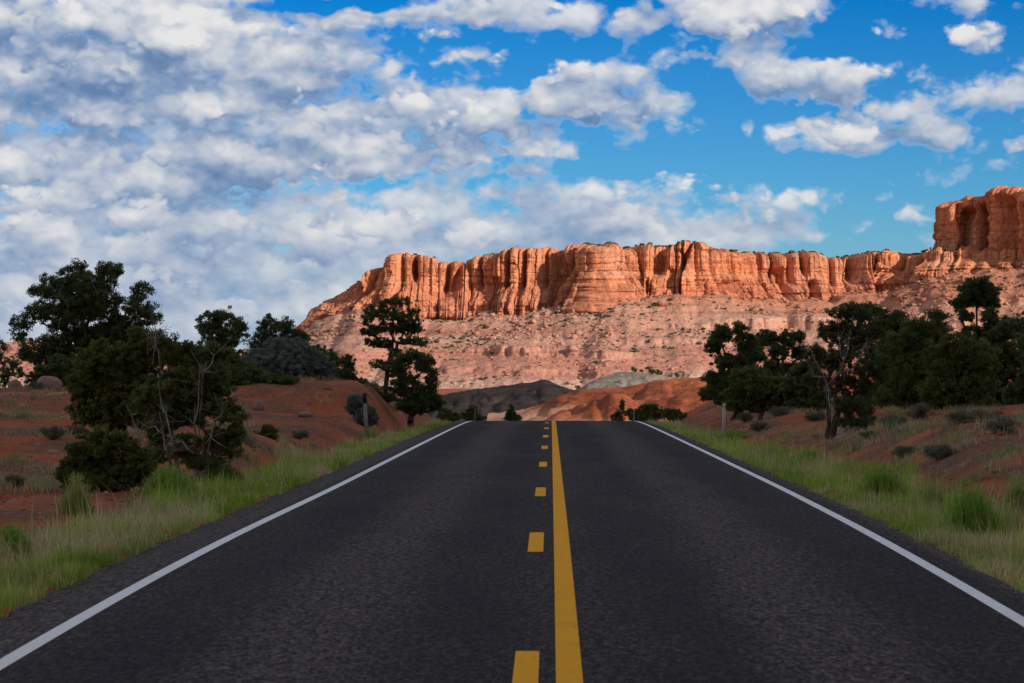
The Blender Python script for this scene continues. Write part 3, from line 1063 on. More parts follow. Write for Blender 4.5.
GL, GR = 'trees left of the road', 'trees right of the road'
tree('pinyon_tree', 'tallest broad dark pinyon on the left, its crown stepping down leftward against the clouds', 'tree', 105, (88, 404),
     [(75, 272, 16, 11), (108, 270, 14, 9), (118, 275, 8, 8), (92, 287, 26, 14), (56, 287, 20, 13), (36, 292, 7, 7), (22, 322, 11, 8), (18, 334, 8, 7), (46, 310, 19, 11), (70, 316, 28, 14), (103, 306, 24, 14),
      (141, 290, 9, 9), (140, 308, 16, 12), (152, 318, 10, 8), (120, 328, 30, 16), (75, 342, 36, 18), (95, 365, 40, 20), (48, 356, 16, 20), (135, 350, 24, 18), (60, 378, 26, 16), (30, 350, 10, 14), (100, 340, 30, 16), (85, 300, 30, 14)],
     clump=.25, leaves=170, group=GL, seed=1, spread=.5, trunk_r=.16)
tree('dead_pinyon', 'thin half bare tree at the left edge of the picture with pink rock showing through', 'tree', 110, (6, 392),
     [(0, 350, 8, 12), (10, 366, 12, 10), (4, 378, 9, 9), (20, 372, 6, 6)], clump=.16, leaves=50, group=GL, seed=2, trunk_r=.06, fill=.7)
tree('juniper_tree', 'round olive green juniper in front of the tallest left pinyon, beside the red slope', 'tree', 60, (118, 440),
     [(108, 362, 34, 24), (86, 385, 18, 24), (130, 380, 36, 30), (105, 408, 34, 24), (150, 352, 22, 18), (140, 336, 14, 9), (168, 350, 14, 14), (150, 408, 28, 26)], kind='juniper',
     clump=.135, leaves=170, leaf=(.055, .022), group=GL, seed=3, trunk_r=.10, spread=.25, fill=.95)
tree('juniper_tree', 'open juniper with several pale bare stems standing above the bright green weeds', 'tree', 46, (178, 474),
     [(180, 385, 22, 18), (212, 385, 20, 18), (226, 412, 14, 12), (195, 415, 18, 13), (217, 440, 16, 12), (158, 428, 14, 14), (200, 462, 22, 8), (180, 356, 20, 14), (214, 352, 18, 10), (147, 398, 16, 16), (235, 428, 9, 9), (160, 340, 10, 8), (228, 446, 14, 14), (186, 446, 16, 12), (160, 452, 14, 11), (200, 400, 26, 16), (178, 415, 16, 14)],
     kind='juniper', clump=.11, leaves=130, leaf=(.048, .019), group=GL, seed=4, trunk_r=.030, spread=.18, fill=1.05, bark='pale_bark',
     trunk=[(178, 474), (174, 440), (168, 415), (161, 385), (160, 350)],
     stems=[[(172, 474), (167, 440), (164, 415), (160, 400)], [(197, 474), (199, 430), (202, 395), (202, 360)], [(205, 474), (209, 445), (216, 420), (229, 402)], [(158, 474), (148, 450), (136, 425), (128, 405)]],
     dead=[[(160, 355), (159, 335), (158, 326)], [(159, 338), (150, 333)], [(159, 338), (167, 332)], [(178, 460), (172, 425), (163, 405), (160, 380)], [(172, 465), (165, 430), (162, 412)], [(198, 445), (201, 405), (203, 366)], [(203, 380), (214, 365), (213, 352)],
           [(209, 450), (216, 420), (229, 404)], [(160, 470), (148, 448), (135, 420)], [(172, 440), (158, 425), (145, 424)], [(195, 455), (185, 440), (175, 436)]])
tree('juniper_bush', 'low rounded dark green juniper bush nearest the left verge, on red dirt', 'bush', 41, (105, 496),
     [(104, 448, 34, 20), (80, 464, 20, 20), (130, 466, 24, 20), (100, 480, 38, 12), (66, 476, 9, 10)], kind='juniper', clump=.085, leaves=150, leaf=(.042, .017), group='bushes left of the road', seed=5, trunk_r=.03, spread=.15, fill=1.0)
tree('pinyon_tree', 'round topped dark pinyon between the tallest left pinyon and the three topped pinyon', 'tree', 120, (222, 392),
     [(222, 317, 17, 9), (207, 325, 12, 11), (240, 325, 8, 9), (225, 335, 24, 11), (215, 350, 22, 14), (230, 365, 24, 18), (190, 352, 16, 9)], clump=.24, group=GL, seed=6, spread=.4)
tree('pinyon_tree', 'three topped dark pinyon rising behind the grey green juniper', 'tree', 125, (276, 388),
     [(268, 325, 11, 10), (286, 329, 12, 11), (300, 339, 8, 11), (262, 342, 15, 13), (285, 350, 22, 14), (315, 352, 6, 8), (270, 366, 26, 14)], clump=.23, group=GL, seed=7, spread=.4)
tree('grey_juniper', 'wide grey green juniper with a pale dome on top of the red mound', 'tree', 99, (284, 398),
     [(285, 349, 26, 12), (260, 362, 19, 15), (308, 362, 20, 15), (285, 368, 36, 18), (325, 372, 10, 13), (282, 385, 34, 12)], kind='sage', clump=.18, leaves=190, leaf=(.075, .020), group=GL, seed=8, spread=.3, up=1.0, fill=1.1)
tree('juniper_bush', 'dark spreading bush low in front of the grey green juniper', 'bush', 93, (268, 402),
     [(272, 386, 30, 11), (246, 382, 19, 18), (300, 390, 15, 8), (232, 372, 14, 18)], kind='pinyon', clump=.17, leaves=150, leaf=(.07, .026), group='bushes left of the road', seed=9, trunk_r=.06)
tree('pinyon_tree', 'small dark pinyon at the right shoulder of the grey green juniper', 'tree', 112, (328, 390),
     [(322, 356, 11, 9), (333, 362, 8, 10), (318, 370, 12, 10), (335, 376, 8, 8)], clump=.19, leaves=140, group=GL, seed=10)
tree('pinyon_tree', 'tall slender pinyon with a clear trunk before the red cliff left of the road', 'tree', 101, (386, 408),
     [(398, 302, 13, 5), (384, 305, 8, 5), (370, 309, 7, 6), (367, 320, 6, 6), (390, 315, 22, 7), (414, 312, 7, 6), (373, 331, 11, 6), (396, 328, 24, 7), (417, 328, 9, 6), (422, 343, 8, 3), (407, 340, 14, 4), (382, 343, 14, 5), (370, 342, 8, 4), (365, 332, 5, 4), (410, 320, 12, 6),
      (350, 374, 7, 5), (362, 382, 8, 4), (344, 362, 5, 4), (395, 352, 8, 4), (378, 364, 9, 5), (399, 370, 9, 6), (374, 392, 12, 8), (388, 399, 14, 7), (366, 388, 9, 5)],
     clump=.125, leaves=80, leaf=(.075, .022), group=GL, seed=11, trunk_r=.085, spread=.35, fill=.62, trunk=[(386, 408), (386, 385), (388, 366), (392, 348), (394, 330), (393, 310)])
tree('pinyon_tree', 'shorter bushy pinyon leaning right beside the tall slender pinyon', 'tree', 98, (412, 416),
     [(412, 357, 17, 7), (399, 365, 12, 7), (426, 364, 11, 9), (433, 378, 7, 9), (404, 384, 16, 14), (424, 396, 16, 13), (414, 406, 20, 8), (437, 404, 8, 9)], clump=.165, leaves=140, leaf=(.075, .026), group=GL, seed=12, spread=.3)
tree('pinyon_tree', 'smallest dark pinyon, on the red mound left of the tall slender pinyon', 'tree', 103, (347, 392),
     [(348, 364, 7, 8), (344, 376, 8, 7), (354, 382, 6, 5)], clump=.14, leaves=110, group=GL, seed=13, trunk_r=.05, spread=.15)
tree('sagebrush', 'round blue grey sagebrush on the red bank behind the left marker post', 'bush', 87, (362, 430),
     [(358, 406, 11, 11), (366, 416, 11, 11), (353, 400, 6, 5), (370, 424, 7, 6)], kind='sage', clump=.10, leaves=170, leaf=(.075, .014), group='bushes left of the road', seed=14, trunk_r=.03, spread=.15, up=1.6, fill=1.3)
tree('juniper_bush', 'small cone shaped dark bush alone on the red dirt left of the marker post', 'bush', 62, (268, 456),
     [(268, 436, 10, 12), (262, 446, 12, 9), (276, 448, 11, 8)], kind='juniper', clump=.09, leaves=130, leaf=(.045, .018), group='bushes left of the road', seed=15, trunk_r=.02, spread=.1)

tree('pinyon_tree', 'gappy dark pinyon nearest the road on the right, pink rock showing through its branches', 'tree', 98, (735, 406),
     [(722, 334, 11, 9), (715, 346, 10, 9), (738, 329, 9, 7), (746, 342, 12, 10), (728, 362, 17, 8), (711, 379, 9, 8), (724, 390, 17, 10), (708, 393, 9, 8), (735, 400, 22, 9), (757, 357, 9, 6), (755, 374, 16, 7)], clump=.165, leaves=135, group=GR, seed=21, spread=.35, fill=.95)
tree('pinyon_tree', 'leaning dark pinyon between the gappy roadside pinyon and the gnarled pale trunk', 'tree', 101, (782, 404),
     [(766, 338, 13, 8), (785, 341, 11, 9), (800, 352, 10, 8), (778, 352, 12, 7), (799, 336, 7, 6), (772, 364, 9, 6), (790, 368, 10, 6)], clump=.16, leaves=130, group=GR, seed=22, fill=.95)
tree('juniper_bush', 'low wide green bush at the foot of the gappy roadside pinyon', 'bush', 90, (760, 410),
     [(748, 377, 18, 10), (766, 386, 24, 12), (740, 393, 16, 11), (792, 386, 16, 12), (780, 398, 22, 9), (750, 404, 26, 8), (800, 400, 16, 9)], kind='juniper', clump=.15, leaves=150, leaf=(.06, .024), group='bushes right of the road', seed=23, trunk_r=.06)
tree('gnarled_juniper', 'gnarled juniper with a thick pale twisted trunk and bare grey branches on the right bank', 'tree', 70, (826, 444),
     [(830, 328, 14, 8), (852, 312, 24, 9), (845, 334, 26, 13), (872, 326, 18, 12), (814, 352, 11, 9), (836, 358, 26, 13), (818, 380, 14, 9), (852, 384, 24, 16), (842, 405, 12, 8), (856, 408, 18, 12), (872, 368, 18, 22), (862, 422, 14, 8), (846, 420, 10, 7)],
     kind='pinyon', clump=.135, leaves=150, leaf=(.06, .022), group=GR, seed=24, trunk_r=.085, spread=.35, fill=.6,
     trunk=[(826, 444), (829, 425), (828, 402), (825, 385), (834, 366), (843, 345)], stems=[[(830, 444), (833, 430), (838, 410), (848, 390)]],
     dead=[[(829, 420), (827, 398), (824, 380), (812, 358), (806, 345)], [(825, 388), (838, 372), (846, 350), (848, 328)], [(846, 350), (842, 338)], [(836, 374), (852, 368), (860, 350), (866, 336)], [(824, 380), (813, 376), (806, 364)], [(860, 350), (868, 346)], [(843, 362), (838, 345), (836, 332)]])
tree('pinyon_tree', 'broad dark pinyon directly behind the gnarled pale trunk', 'tree', 88, (880, 414),
     [(866, 312, 22, 8), (890, 322, 20, 11), (906, 335, 14, 11), (880, 345, 30, 18), (895, 370, 26, 22), (885, 396, 28, 16), (872, 408, 18, 9), (900, 408, 22, 8)], clump=.22, leaves=170, group=GR, seed=25, spread=.4)
tree('pinyon_tree', 'flat topped dark pinyon in the middle of the right hand thicket', 'tree', 94, (925, 412),
     [(915, 334, 16, 9), (936, 330, 14, 9), (925, 350, 30, 18), (920, 375, 28, 22), (930, 398, 32, 14), (915, 408, 20, 7), (940, 409, 22, 7)], clump=.22, leaves=170, group=GR, seed=26, spread=.4)
tree('juniper_tree', 'olive green juniper at the front of the right hand thicket, below the tall pinyon', 'tree', 82, (962, 412),
     [(955, 345, 18, 12), (948, 362, 26, 20), (966, 384, 30, 20), (940, 392, 24, 16), (980, 360, 18, 20), (950, 408, 26, 8), (982, 408, 18, 9)], kind='juniper', clump=.19, leaves=190, leaf=(.06, .024), group=GR, seed=27, spread=.35)
tree('pinyon_tree', 'tallest pinyon on the right, its round head and bare trunk above the thicket', 'tree', 97, (977, 404),
     [(977, 283, 12, 7), (967, 291, 11, 8), (987, 292, 12, 8), (961, 303, 9, 8), (992, 303, 9, 8), (976, 299, 16, 8), (965, 316, 8, 6), (988, 316, 9, 8), (993, 326, 10, 8), (980, 340, 24, 14), (970, 360, 26, 16)], clump=.17, leaves=150, group=GR, seed=28, spread=.3,
     trunk_r=.10, trunk=[(977, 404), (977, 365), (976, 340), (977, 320), (977, 298)])
tree('pinyon_tree', 'dense dark pinyon at the right edge below and right of the tallest right hand pinyon', 'tree', 91, (1004, 410),
     [(1000, 336, 18, 13), (1016, 328, 16, 12), (1006, 360, 28, 22), (1000, 390, 28, 18)], clump=.22, leaves=170, group=GR, seed=29, spread=.4)
tree('pinyon_tree', 'dark pinyon cut by the right edge of the picture', 'tree', 87, (1040, 410),
     [(1036, 340, 20, 16), (1044, 370, 28, 26), (1028, 396, 22, 14)], clump=.22, leaves=160, group=GR, seed=30, spread=.4)

tree('pinyon_tree', 'broad dark pinyon filling the gap behind the pale stemmed juniper', 'tree', 92, (208, 412),
     [(198, 372, 26, 20), (228, 384, 22, 18), (182, 392, 24, 18), (215, 400, 30, 12), (240, 392, 14, 12)], clump=.20, leaves=170, group=GL, seed=16, spread=.4)
tree('pinyon_tree', 'dark squat pinyon at the feet of the tallest left pinyon, left of the round juniper', 'tree', 101, (62, 400),
     [(62, 372, 24, 16), (40, 380, 14, 12), (72, 388, 18, 12)], clump=.20, leaves=150, group=GL, seed=17, spread=.4)
tree('pinyon_tree', 'squat dark pinyon just left of the gnarled pale trunk', 'tree', 86, (806, 412),
     [(806, 372, 16, 12), (800, 388, 20, 12), (818, 394, 14, 12), (806, 404, 20, 8)], clump=.17, leaves=150, group=GR, seed=31, spread=.3)
tree('juniper_tree', 'broad olive juniper filling the right hand thicket between gnarled pale trunk and tallest pinyon', 'tree', 84, (908, 416),
     [(905, 348, 28, 20), (918, 376, 32, 22), (902, 398, 30, 14), (938, 318, 12, 9), (920, 326, 20, 10), (925, 408, 26, 9)], kind='juniper', clump=.20, leaves=180, leaf=(.065, .025), group=GR, seed=32, spread=.4)
tree('pinyon_tree', 'dark pinyon crowding the base of the gappy roadside pinyon from behind', 'tree', 106, (756, 404),
     [(752, 352, 14, 10), (740, 366, 14, 10), (768, 376, 16, 10), (730, 378, 12, 10), (758, 390, 24, 10)], clump=.17, leaves=140, group=GR, seed=33, spread=.3)
tree('roadside_bush', 'small dark pointed bush beyond the crest left of the yellow line', 'bush', 124, (511, 422), [(511, 409, 3, 4), (510, 414, 6, 4), (513, 418, 9, 4)], clump=.12, leaves=90, leaf=(.06, .024), group='bushes at the crest', seed=41, trunk_r=.03, spread=.1)
tree('roadside_bush', 'dark rounded bush by the thin post left of the road at the crest', 'bush', 121, (472, 420), [(472, 409, 5, 4), (470, 414, 9, 4), (474, 418, 12, 4)], clump=.12, leaves=90, leaf=(.06, .024), group='bushes at the crest', seed=42, trunk_r=.03, spread=.1)
tree('roadside_bush', 'flat dark green bush on the right shoulder at the crest', 'bush', 117, (642, 418), [(650, 408, 11, 4), (636, 413, 12, 4), (654, 414, 14, 5), (645, 418, 16, 4)], kind='juniper', clump=.12, leaves=90, leaf=(.06, .024), group='bushes at the crest', seed=43, trunk_r=.03, spread=.2)
tree('roadside_bush', 'thin twiggy upright bush at the right end of the crest', 'bush', 121, (622, 420), [(622, 405, 3, 6), (620, 413, 6, 4), (618, 418, 8, 4)], clump=.09, leaves=30, leaf=(.05, .016), group='bushes at the crest', seed=44, trunk_r=.02, spread=.08)
for px, py, rx, ry, lab in ((447, 413, 8, 4, 'low bush under the leaning pinyon where the left line meets the crest'), (672, 412, 8, 4, 'ankle high green bush between the right line and the dark red bank')):
    tree('roadside_bush', lab, 'bush', 112, (px, py + 6), [(px, py, rx, ry), (px + 3, py + 4, rx * 1.5, ry)], kind='juniper', clump=.12, leaves=90, leaf=(.06, .024), group='bushes at the crest', seed=int(px), trunk_r=.02, spread=.12)
# trees on the far hills (each a few pixels)
for i, (px, py, Yh, r, lab) in enumerate(((633, 372, 856, 2.4, 'tiny dark tree at the left end of the row on the grey hill'), (641, 374, 858, 1.6, 'smallest tree in the row on the grey hill'), (651, 374, 858, 2.6, 'tiny round tree in the middle of the row on the grey hill'),
                                          (658, 373, 858, 2.6, 'tiny round tree at the right end of the row on the grey hill'), (676, 377, 858, 2.0, 'tiny dark tree apart from the row, on the right of the grey hill'), (577, 389, 640, 1.6, 'tiny tree in the saddle between the dark hill and the red hill'))):
    tree('hill_tree', lab, 'tree', Yh, (px, py + r), [(px, py - r * .4, r, r * .8), (px + r * .8, py, r * .8, r * .6)], clump=.5, leaves=60, leaf=(.35, .16), group='trees on the far hills', seed=50 + i, trunk_r=.12, spread=.3, limbs=False)


def fix_hill_trees():
    """stand the far trees on the hill meshes"""
    dg = bpy.context.evaluated_depsgraph_get()
    dg.update()
    for o in list(col.objects):
        if o.type == 'EMPTY' and o.name.startswith('hill_tree'):
            hit, loc, *_ = sc.ray_cast(dg, Vector((o.location.x, o.location.y, 120)), Vector((0, 0, -1)))
            if hit: o.location.z = loc.z - .2


# the far trees are built relative to the ground; move each to its own hill
for o in [q for q in col.objects if q.name.startswith('hill_tree')]:
    for c in o.children:
        z = min(v.co.z for v in c.data.vertices) if c.name.startswith('crown') else 0
        if c.name.startswith('crown'):
            dz = z - .3
            for v in c.data.vertices: v.co.z -= dz
    t = [c for c in o.children if c.name.startswith('trunk')][0]
    zs = max(v.co.z for v in t.data.vertices)
    for v in t.data.vertices: v.co.z *= 1.4 / max(zs, .1)
fix_hill_trees()


# ------------------------------------------------------------------ grass, weeds, scrub on the dirt
def blades(P, hgt, wid, lean, colr, g):
    n = len(P)
    a = g.uniform(0, 6.283, n)
    b = g.uniform(0, 6.283, n)
    side = np.stack([np.cos(a), np.sin(a), np.zeros(n)], -1) * wid[:, None] * .5
    ln = np.stack([np.cos(b), np.sin(b), np.zeros(n)], -1) * (lean * hgt)[:, None]
    up = np.array([0, 0, 1.0])
    m = P + up * (hgt * .55)[:, None] + ln * .35
    t = P + up * hgt[:, None] + ln
    V = np.stack([P - side, P + side, m + side * .75, m - side * .75, t], 1).reshape(-1, 3)
    i = np.arange(n)[:, None] * 5
    f4 = i + np.array([[0, 1, 2, 3]]); f3 = i + np.array([[3, 2, 4]])
    shade = np.array([.8, .8, 1.0, 1.0, 1.1])
    c = (colr[:, None, :] * np.ones(5)[None, :, None]).reshape(-1, 3)
    return V, [f4, f3], c


GREEN = np.array((.36, .50, .060)); GREEN2 = np.array((.22, .36, .045)); STRAW = np.array((.72, .58, .34)); OLIVE = np.array((.36, .38, .13)); GREYG = np.array((.30, .31, .21))


def verge_grass():
    g = np.random.default_rng(77)
    Ps, Hs, Ws, Ls, Cs = [], [], [], [], []
    for side in (-1, 1):
        n = 260000
        u = g.random(n)
        Y = 14.5 * (125 / 14.5) ** u                      # log spaced: constant density on the picture
        e0 = 4.02 if side < 0 else 3.66
        width = (1.55 if side < 0 else 1.75) - np.clip(Y - 40, 0, 60) * .006
        width = width * (1 + .35 * perlin(Y / 6, Y * 0 + side, None, 61)) * np.where(Y > 75, .9, 1)
        q = g.random(n) ** 1.25
        a = e0 + q * width
        X = road_x(Y) + edge_dx(Y) + side * a
        cl = fbm(X / .55, Y / .8, seed=63, oct=3)
        patch = fbm(X / 1.6, Y / 4.0, seed=65, oct=3)
        keep = g.random(n) < np.clip(.55 + cl * 1.4, .05, 1) * np.clip(1.25 - q * .9, 0, 1) * np.clip(.35 + q * 6, 0, 1)
        # thin the far end a little: pixels get small there
        keep &= g.random(n) < np.clip(1.25 - Y / 160, .35, 1)
        X, Y, q, cl, patch = X[keep], Y[keep], q[keep], cl[keep], patch[keep]
        n = len(X)
        h = (.07 + .15 * g.random(n) ** 1.4) * np.clip(.50 + q * 1.1 + cl * .7, .35, 1.5) * np.where(Y > 60, .75, 1)
        tall = g.random(n) < .035
        h = np.where(tall, h * 1.7 + .06, h)
        mixv = np.clip(.27 + patch * 2.1 + g.normal(size=n) * .20 + (q - .5) * .5, 0, 1)[:, None]
        green = np.where(g.random(n)[:, None] < .5, GREEN, GREEN2)
        c = green * (1 - mixv) + np.where(g.random(n)[:, None] < .50, STRAW, OLIVE) * mixv
        c = c * (1 + .35 * perlin(X / .9, Y / 2.2, None, 69))[:, None]
        c = np.where(tall[:, None] & (g.random((n, 1)) < .6), STRAW * .85, c) * g.uniform(.75, 1.2, (n, 1))
        Ps.append(np.stack([X, Y, ground_z(X, Y) - .012], -1)); Hs.append(h); Cs.append(c)
        Ws.append((.0042 + .00010 * Y) * g.uniform(.7, 1.5, n)); Ls.append(g.random(n) ** 1.5 * .8)
    V, f, c = blades(np.concatenate(Ps), np.concatenate(Hs), np.concatenate(Ws), np.concatenate(Ls), np.concatenate(Cs), g)
    tag(mesh_obj('verge_grass', V, f, M['grass'], colors=c), 'green and straw coloured grass along both edges of the road', 'grass', kind='stuff')

    # dry tufts over the dirt
    Ps, Hs, Ws, Ls, Cs = [], [], [], [], []
    for side in (-1, 1):
        n = 4200
        Y = 22 * (120 / 22) ** g.random(n)
        X = road_x(Y) + side * (5.6 + g.random(n) * (2 + Y * .16))
        d = fbm(X / 3.2, Y / 5, seed=71, oct=3)
        k = g.random(n) < np.clip((.42 if side < 0 else .60) + d * 1.6, 0, 1)
        X, Y = X[k], Y[k]
        for x, y in zip(X, Y):
            m = int(g.integers(22, 60))
            r = g.uniform(.06, .22)
            px_, py_ = x + g.normal(size=m) * r, y + g.normal(size=m) * r
            Ps.append(np.stack([px_, py_, np.zeros(m)], -1)); Hs.append(g.uniform(.07, .24) * g.uniform(.5, 1.1, m))
            cc = [STRAW * .8, OLIVE, GREYG * .8, STRAW * .55][int(g.integers(0, 4))]
            Cs.append(cc[None] * g.uniform(.6, 1.1, (m, 1))); Ws.append(np.full(m, .0055 + .00012 * y)); Ls.append(g.random(m) * .9)
    P = np.concatenate(Ps)
    P[:, 2] = ground_z(P[:, 0], P[:, 1]) - .01
    V, f, c = blades(P, np.concatenate(Hs), np.concatenate(Ws), np.concatenate(Ls), np.concatenate(Cs), g)
    tag(mesh_obj('dry_grass', V, f, M['grass'], colors=c), 'thin dry grass tufts over the red dirt', 'grass', kind='stuff')
    # loose stones
    n = 5200
    Y = 17 * (125 / 17) ** g.random(n)
    sd = np.where(g.random(n) < .45, -1, 1)
    X = road_x(Y) + sd * (np.where(sd < 0, 4.2, 3.8) + g.random(n) ** 1.1 * (1.5 + Y * .15))
    sz = np.clip(g.lognormal(-3.55, .55, n), .012, .14)
    P = np.stack([X, Y, ground_z(X, Y)], -1)
    tone = g.random((n, 1))
    c = np.array((.26, .085, .045)) * (1 - tone) + np.array((.36, .20, .14)) * tone
    tag(scatter_lumps('loose_stones', P, sz, M['stone'], .7, .3, .3, c), 'loose red and buff stones on the dirt', 'stones', kind='stuff')


verge_grass()


def weed(px, py, w, h, Y, lab, tones, group, n=650, seed=0):
    """a clump of upright weed stems; px,py its foot, w,h its size on the picture"""
    g = np.random.default_rng(3000 + seed)
    k = Y / F
    x = wx(px, Y)
    root = empty('weed_clump', (x, Y, gz(x, Y)), lab, 'weeds', group)
    a = g.normal(size=(n, 2)) * np.array([w * k * .30, w * k * .26])
    P = np.stack([a[:, 0], a[:, 1], ground_z(x + a[:, 0], Y + a[:, 1]) - gz(x, Y) - .01], -1)
    hh = h * k * g.uniform(.55, 1.12, n) * np.exp(-(a[:, 0] / (w * k * .55)) ** 2)
    c = np.array(tones[0])[None] * (1 - (t := g.random((n, 1)))) + np.array(tones[1])[None] * t
    V, f, cc = blades(P, hh, np.full(n, .0045 + .00011 * Y), g.random(n) * .45, c, g)
    # leaves up the stems
    m = n // 3
    idx = g.integers(0, n, m)
    cen = P[idx] + np.stack([np.zeros(m), np.zeros(m), hh[idx] * g.uniform(.3, .95, m)], -1)
    V2, f2, cl = leaf_mesh(cen, np.full(m, .03), 7, .05, .012, g, up=1.0)
    cv = np.array(tones[0]) * (1 - cl[:, :1]) + np.array(tones[1]) * cl[:, :1]
    mesh_obj('foliage', np.concatenate([V, V2]), f + [f2 + len(V)], M['grass'], root, colors=np.concatenate([cc, cv]))
    return root


BR = ((.15, .27, .035), (.33, .47, .085)); DK = ((.065, .13, .03), (.13, .22, .05)); YG = ((.26, .33, .07), (.48, .48, .17))
GW = 'weed clumps on the verges'
weed(172, 500, 52, 38, 40.5, 'wide bright green weed clump on the left verge below the pale stemmed juniper', BR, GW, 900, 1)
weed(222, 486, 46, 28, 46, 'dark green low weed patch between the pale stemmed juniper and the left verge', DK, GW, 700, 2)
weed(77, 521, 30, 44, 35, 'tall yellow green weed standing in front of the low rounded juniper bush', YG, GW, 420, 3)
weed(12, 556, 40, 36, 28, 'bright green weed clump at the left edge of the picture', BR, GW, 600, 4)
weed(372, 438, 20, 16, 80, 'yellow green weed at the foot of the left marker post', YG, GW, 220, 5)
weed(880, 504, 44, 40, 41, 'bright green weed clump standing on the right verge against the dirt', BR, GW, 900, 6)
weed(972, 542, 54, 62, 31, 'tallest green and straw weed clump on the right verge near the picture edge', BR, GW, 1000, 7)
weed(808, 470, 26, 16, 57, 'small bright green weed patch low on the right verge', BR, GW, 420, 8)
weed(1018, 515, 30, 34, 35, 'yellow green weed at the right edge of the picture', YG, GW, 400, 9)
weed(732, 440, 30, 14, 79, 'green weed patch around the foot of the right marker post', BR, GW, 420, 10)
weed(240, 462, 22, 16, 56, 'pale grey green weed on the red dirt behind the dark weed patch', ((.12, .13, .08), (.22, .22, .14)), GW, 300, 11)
weed(930, 510, 34, 30, 38, 'straw and green weed between the two big clumps of the right verge', YG, GW, 420, 12)


def sage_bushes():
    spots = [(243, 430, 78, 11, 5), (300, 442, 70, 10, 5), (52, 447, 55, 16, 7), (15, 478, 41, 13, 6), (75, 437, 58, 14, 6), (36, 392, 92, 10, 5), (210, 452, 60, 12, 6), (940, 476, 45, 22, 8), (905, 468, 48, 16, 6), (1002, 452, 47, 22, 9), (985, 442, 52, 20, 8), (895, 440, 62, 16, 7), (845, 420, 84, 13, 6), (780, 420, 84, 14, 6), (760, 428, 80, 12, 5), (920, 415, 78, 16, 8), (1010, 432, 57, 18, 8), (868, 452, 58, 12, 5), (960, 458, 50, 18, 7), (815, 424, 80, 12, 5), (745, 418, 92, 10, 5)]
    protos = []
    g = np.random.default_rng(91)
    for v in range(3):
        m = 46
        d = g.normal(size=(m, 3)); d /= np.linalg.norm(d, axis=1, keepdims=True)
        cen = d * g.random((m, 1)) ** .4 * np.array([.42, .42, .24]) + np.array([0, 0, .26])
        cen = cen[cen[:, 2] > .05]
        V, f, c = leaf_mesh(cen, np.full(len(cen), .12), 70, .075, .016, g, up=1.4)
        protos.append((V, f, c, cen))
    made = []
    desc = SAGE_LABELS
    for i, (px, py, Y, w, h) in enumerate(spots):
        x = wx(px, Y)
        k = Y / F
        lab = desc[i]
        v = i % 3
        if len(made) < 3:
            root = empty('sagebrush', (x, Y, gz(x, Y)), lab, 'sagebrush', 'low sagebrush on the dirt')
            V, f, c, cen = protos[v]
            seg = [(np.zeros(3), q * .9, .014, .004) for q in cen[::2]]
            TV, tf = tube_mesh(seg, 4)
            mesh_obj('stems', TV, tf, M['bark'], root)
            mesh_obj('foliage', V, f, M['dry_sage'], root, colors=c)
            made.append(root)
        else:
            src = made[v]
            root = src.copy(); col.objects.link(root)
            root['label'] = lab
            for ch in src.children:
                c = ch.copy(); col.objects.link(c); c.parent = root
        root.location = (x, Y, gz(x, Y) - .02)
        s = w * k / .5
        root.scale = (s, s, s * h / w * 2.0)
        root.rotation_euler = (0, 0, i * 1.7)


SAGE_LABELS = ['low grey sagebrush on the red dirt just right of the pale stemmed juniper',
               'low grey sagebrush right of the small cone shaped dark bush',
               'wide low grey sagebrush on the open red slope left of the rounded juniper bush',
               'low grey sagebrush on red dirt at the left edge above the verge grass',
               'grey sagebrush touching the top left of the rounded juniper bush',
               'grey sagebrush beside the boulder under the tallest left pinyon',
               'low sagebrush at the right foot of the pale stemmed juniper',
               'grey sagebrush in the hollow right of the bright green clump on the right verge',
               'grey sagebrush behind the bright green clump on the right verge',
               'large grey sagebrush near the right edge above the rutted red dirt',
               'grey sagebrush upslope of the large one near the right edge',
               'low sagebrush right of the log by the gnarled trunk',
               'low sagebrush behind the gnarled trunk in the shade of the thicket',
               'low sagebrush on the bank between right marker post and gnarled trunk',
               'low sagebrush on the broken edge of the bank right of the marker post',
               'grey sagebrush in front of the flat topped pinyon',
               'grey sagebrush at the right edge below the dense dark pinyon',
               'low sagebrush in the red dirt right of the gnarled trunk',
               'grey sagebrush on the rutted dirt above the tallest weed clump',
               'low sagebrush just left of the gnarled trunk',
               'low sagebrush under the low wide green bush by the right marker post']
sage_bushes()


# ------------------------------------------------------------------ posts, boulders, log
def simple(name, c, rough=.7, vary=.25):
    m, nt, b = material(name, rough, .25)
    k = N(nt)
    P = k.new('ShaderNodeTexCoord').outputs['Object']
    n = k.noise(k.mapping(P, (30, 30, 6)), 1.5, 5, .65)
    k.put(b.inputs['Base Color'], k.mix(k.maprange(n, .35, .7), tuple(q * (1 - vary) for q in c), tuple(min(1, q * (1 + vary)) for q in c)))
    k.put(b.inputs['Normal'], k.bump(n, .3, .01))
    return m


M['post_grey'] = simple('weathered_post', (.30, .28, .27))
M['post_white'] = simple('white_post', (.52, .50, .47))
M['post_black'] = simple('black_sleeve', (.02, .02, .022), .6)
M['post_rust'] = simple('rust_post', (.30, .13, .07), .8)
M['boulder'] = simple('boulder_rock', (.30, .17, .13), .95, .35)


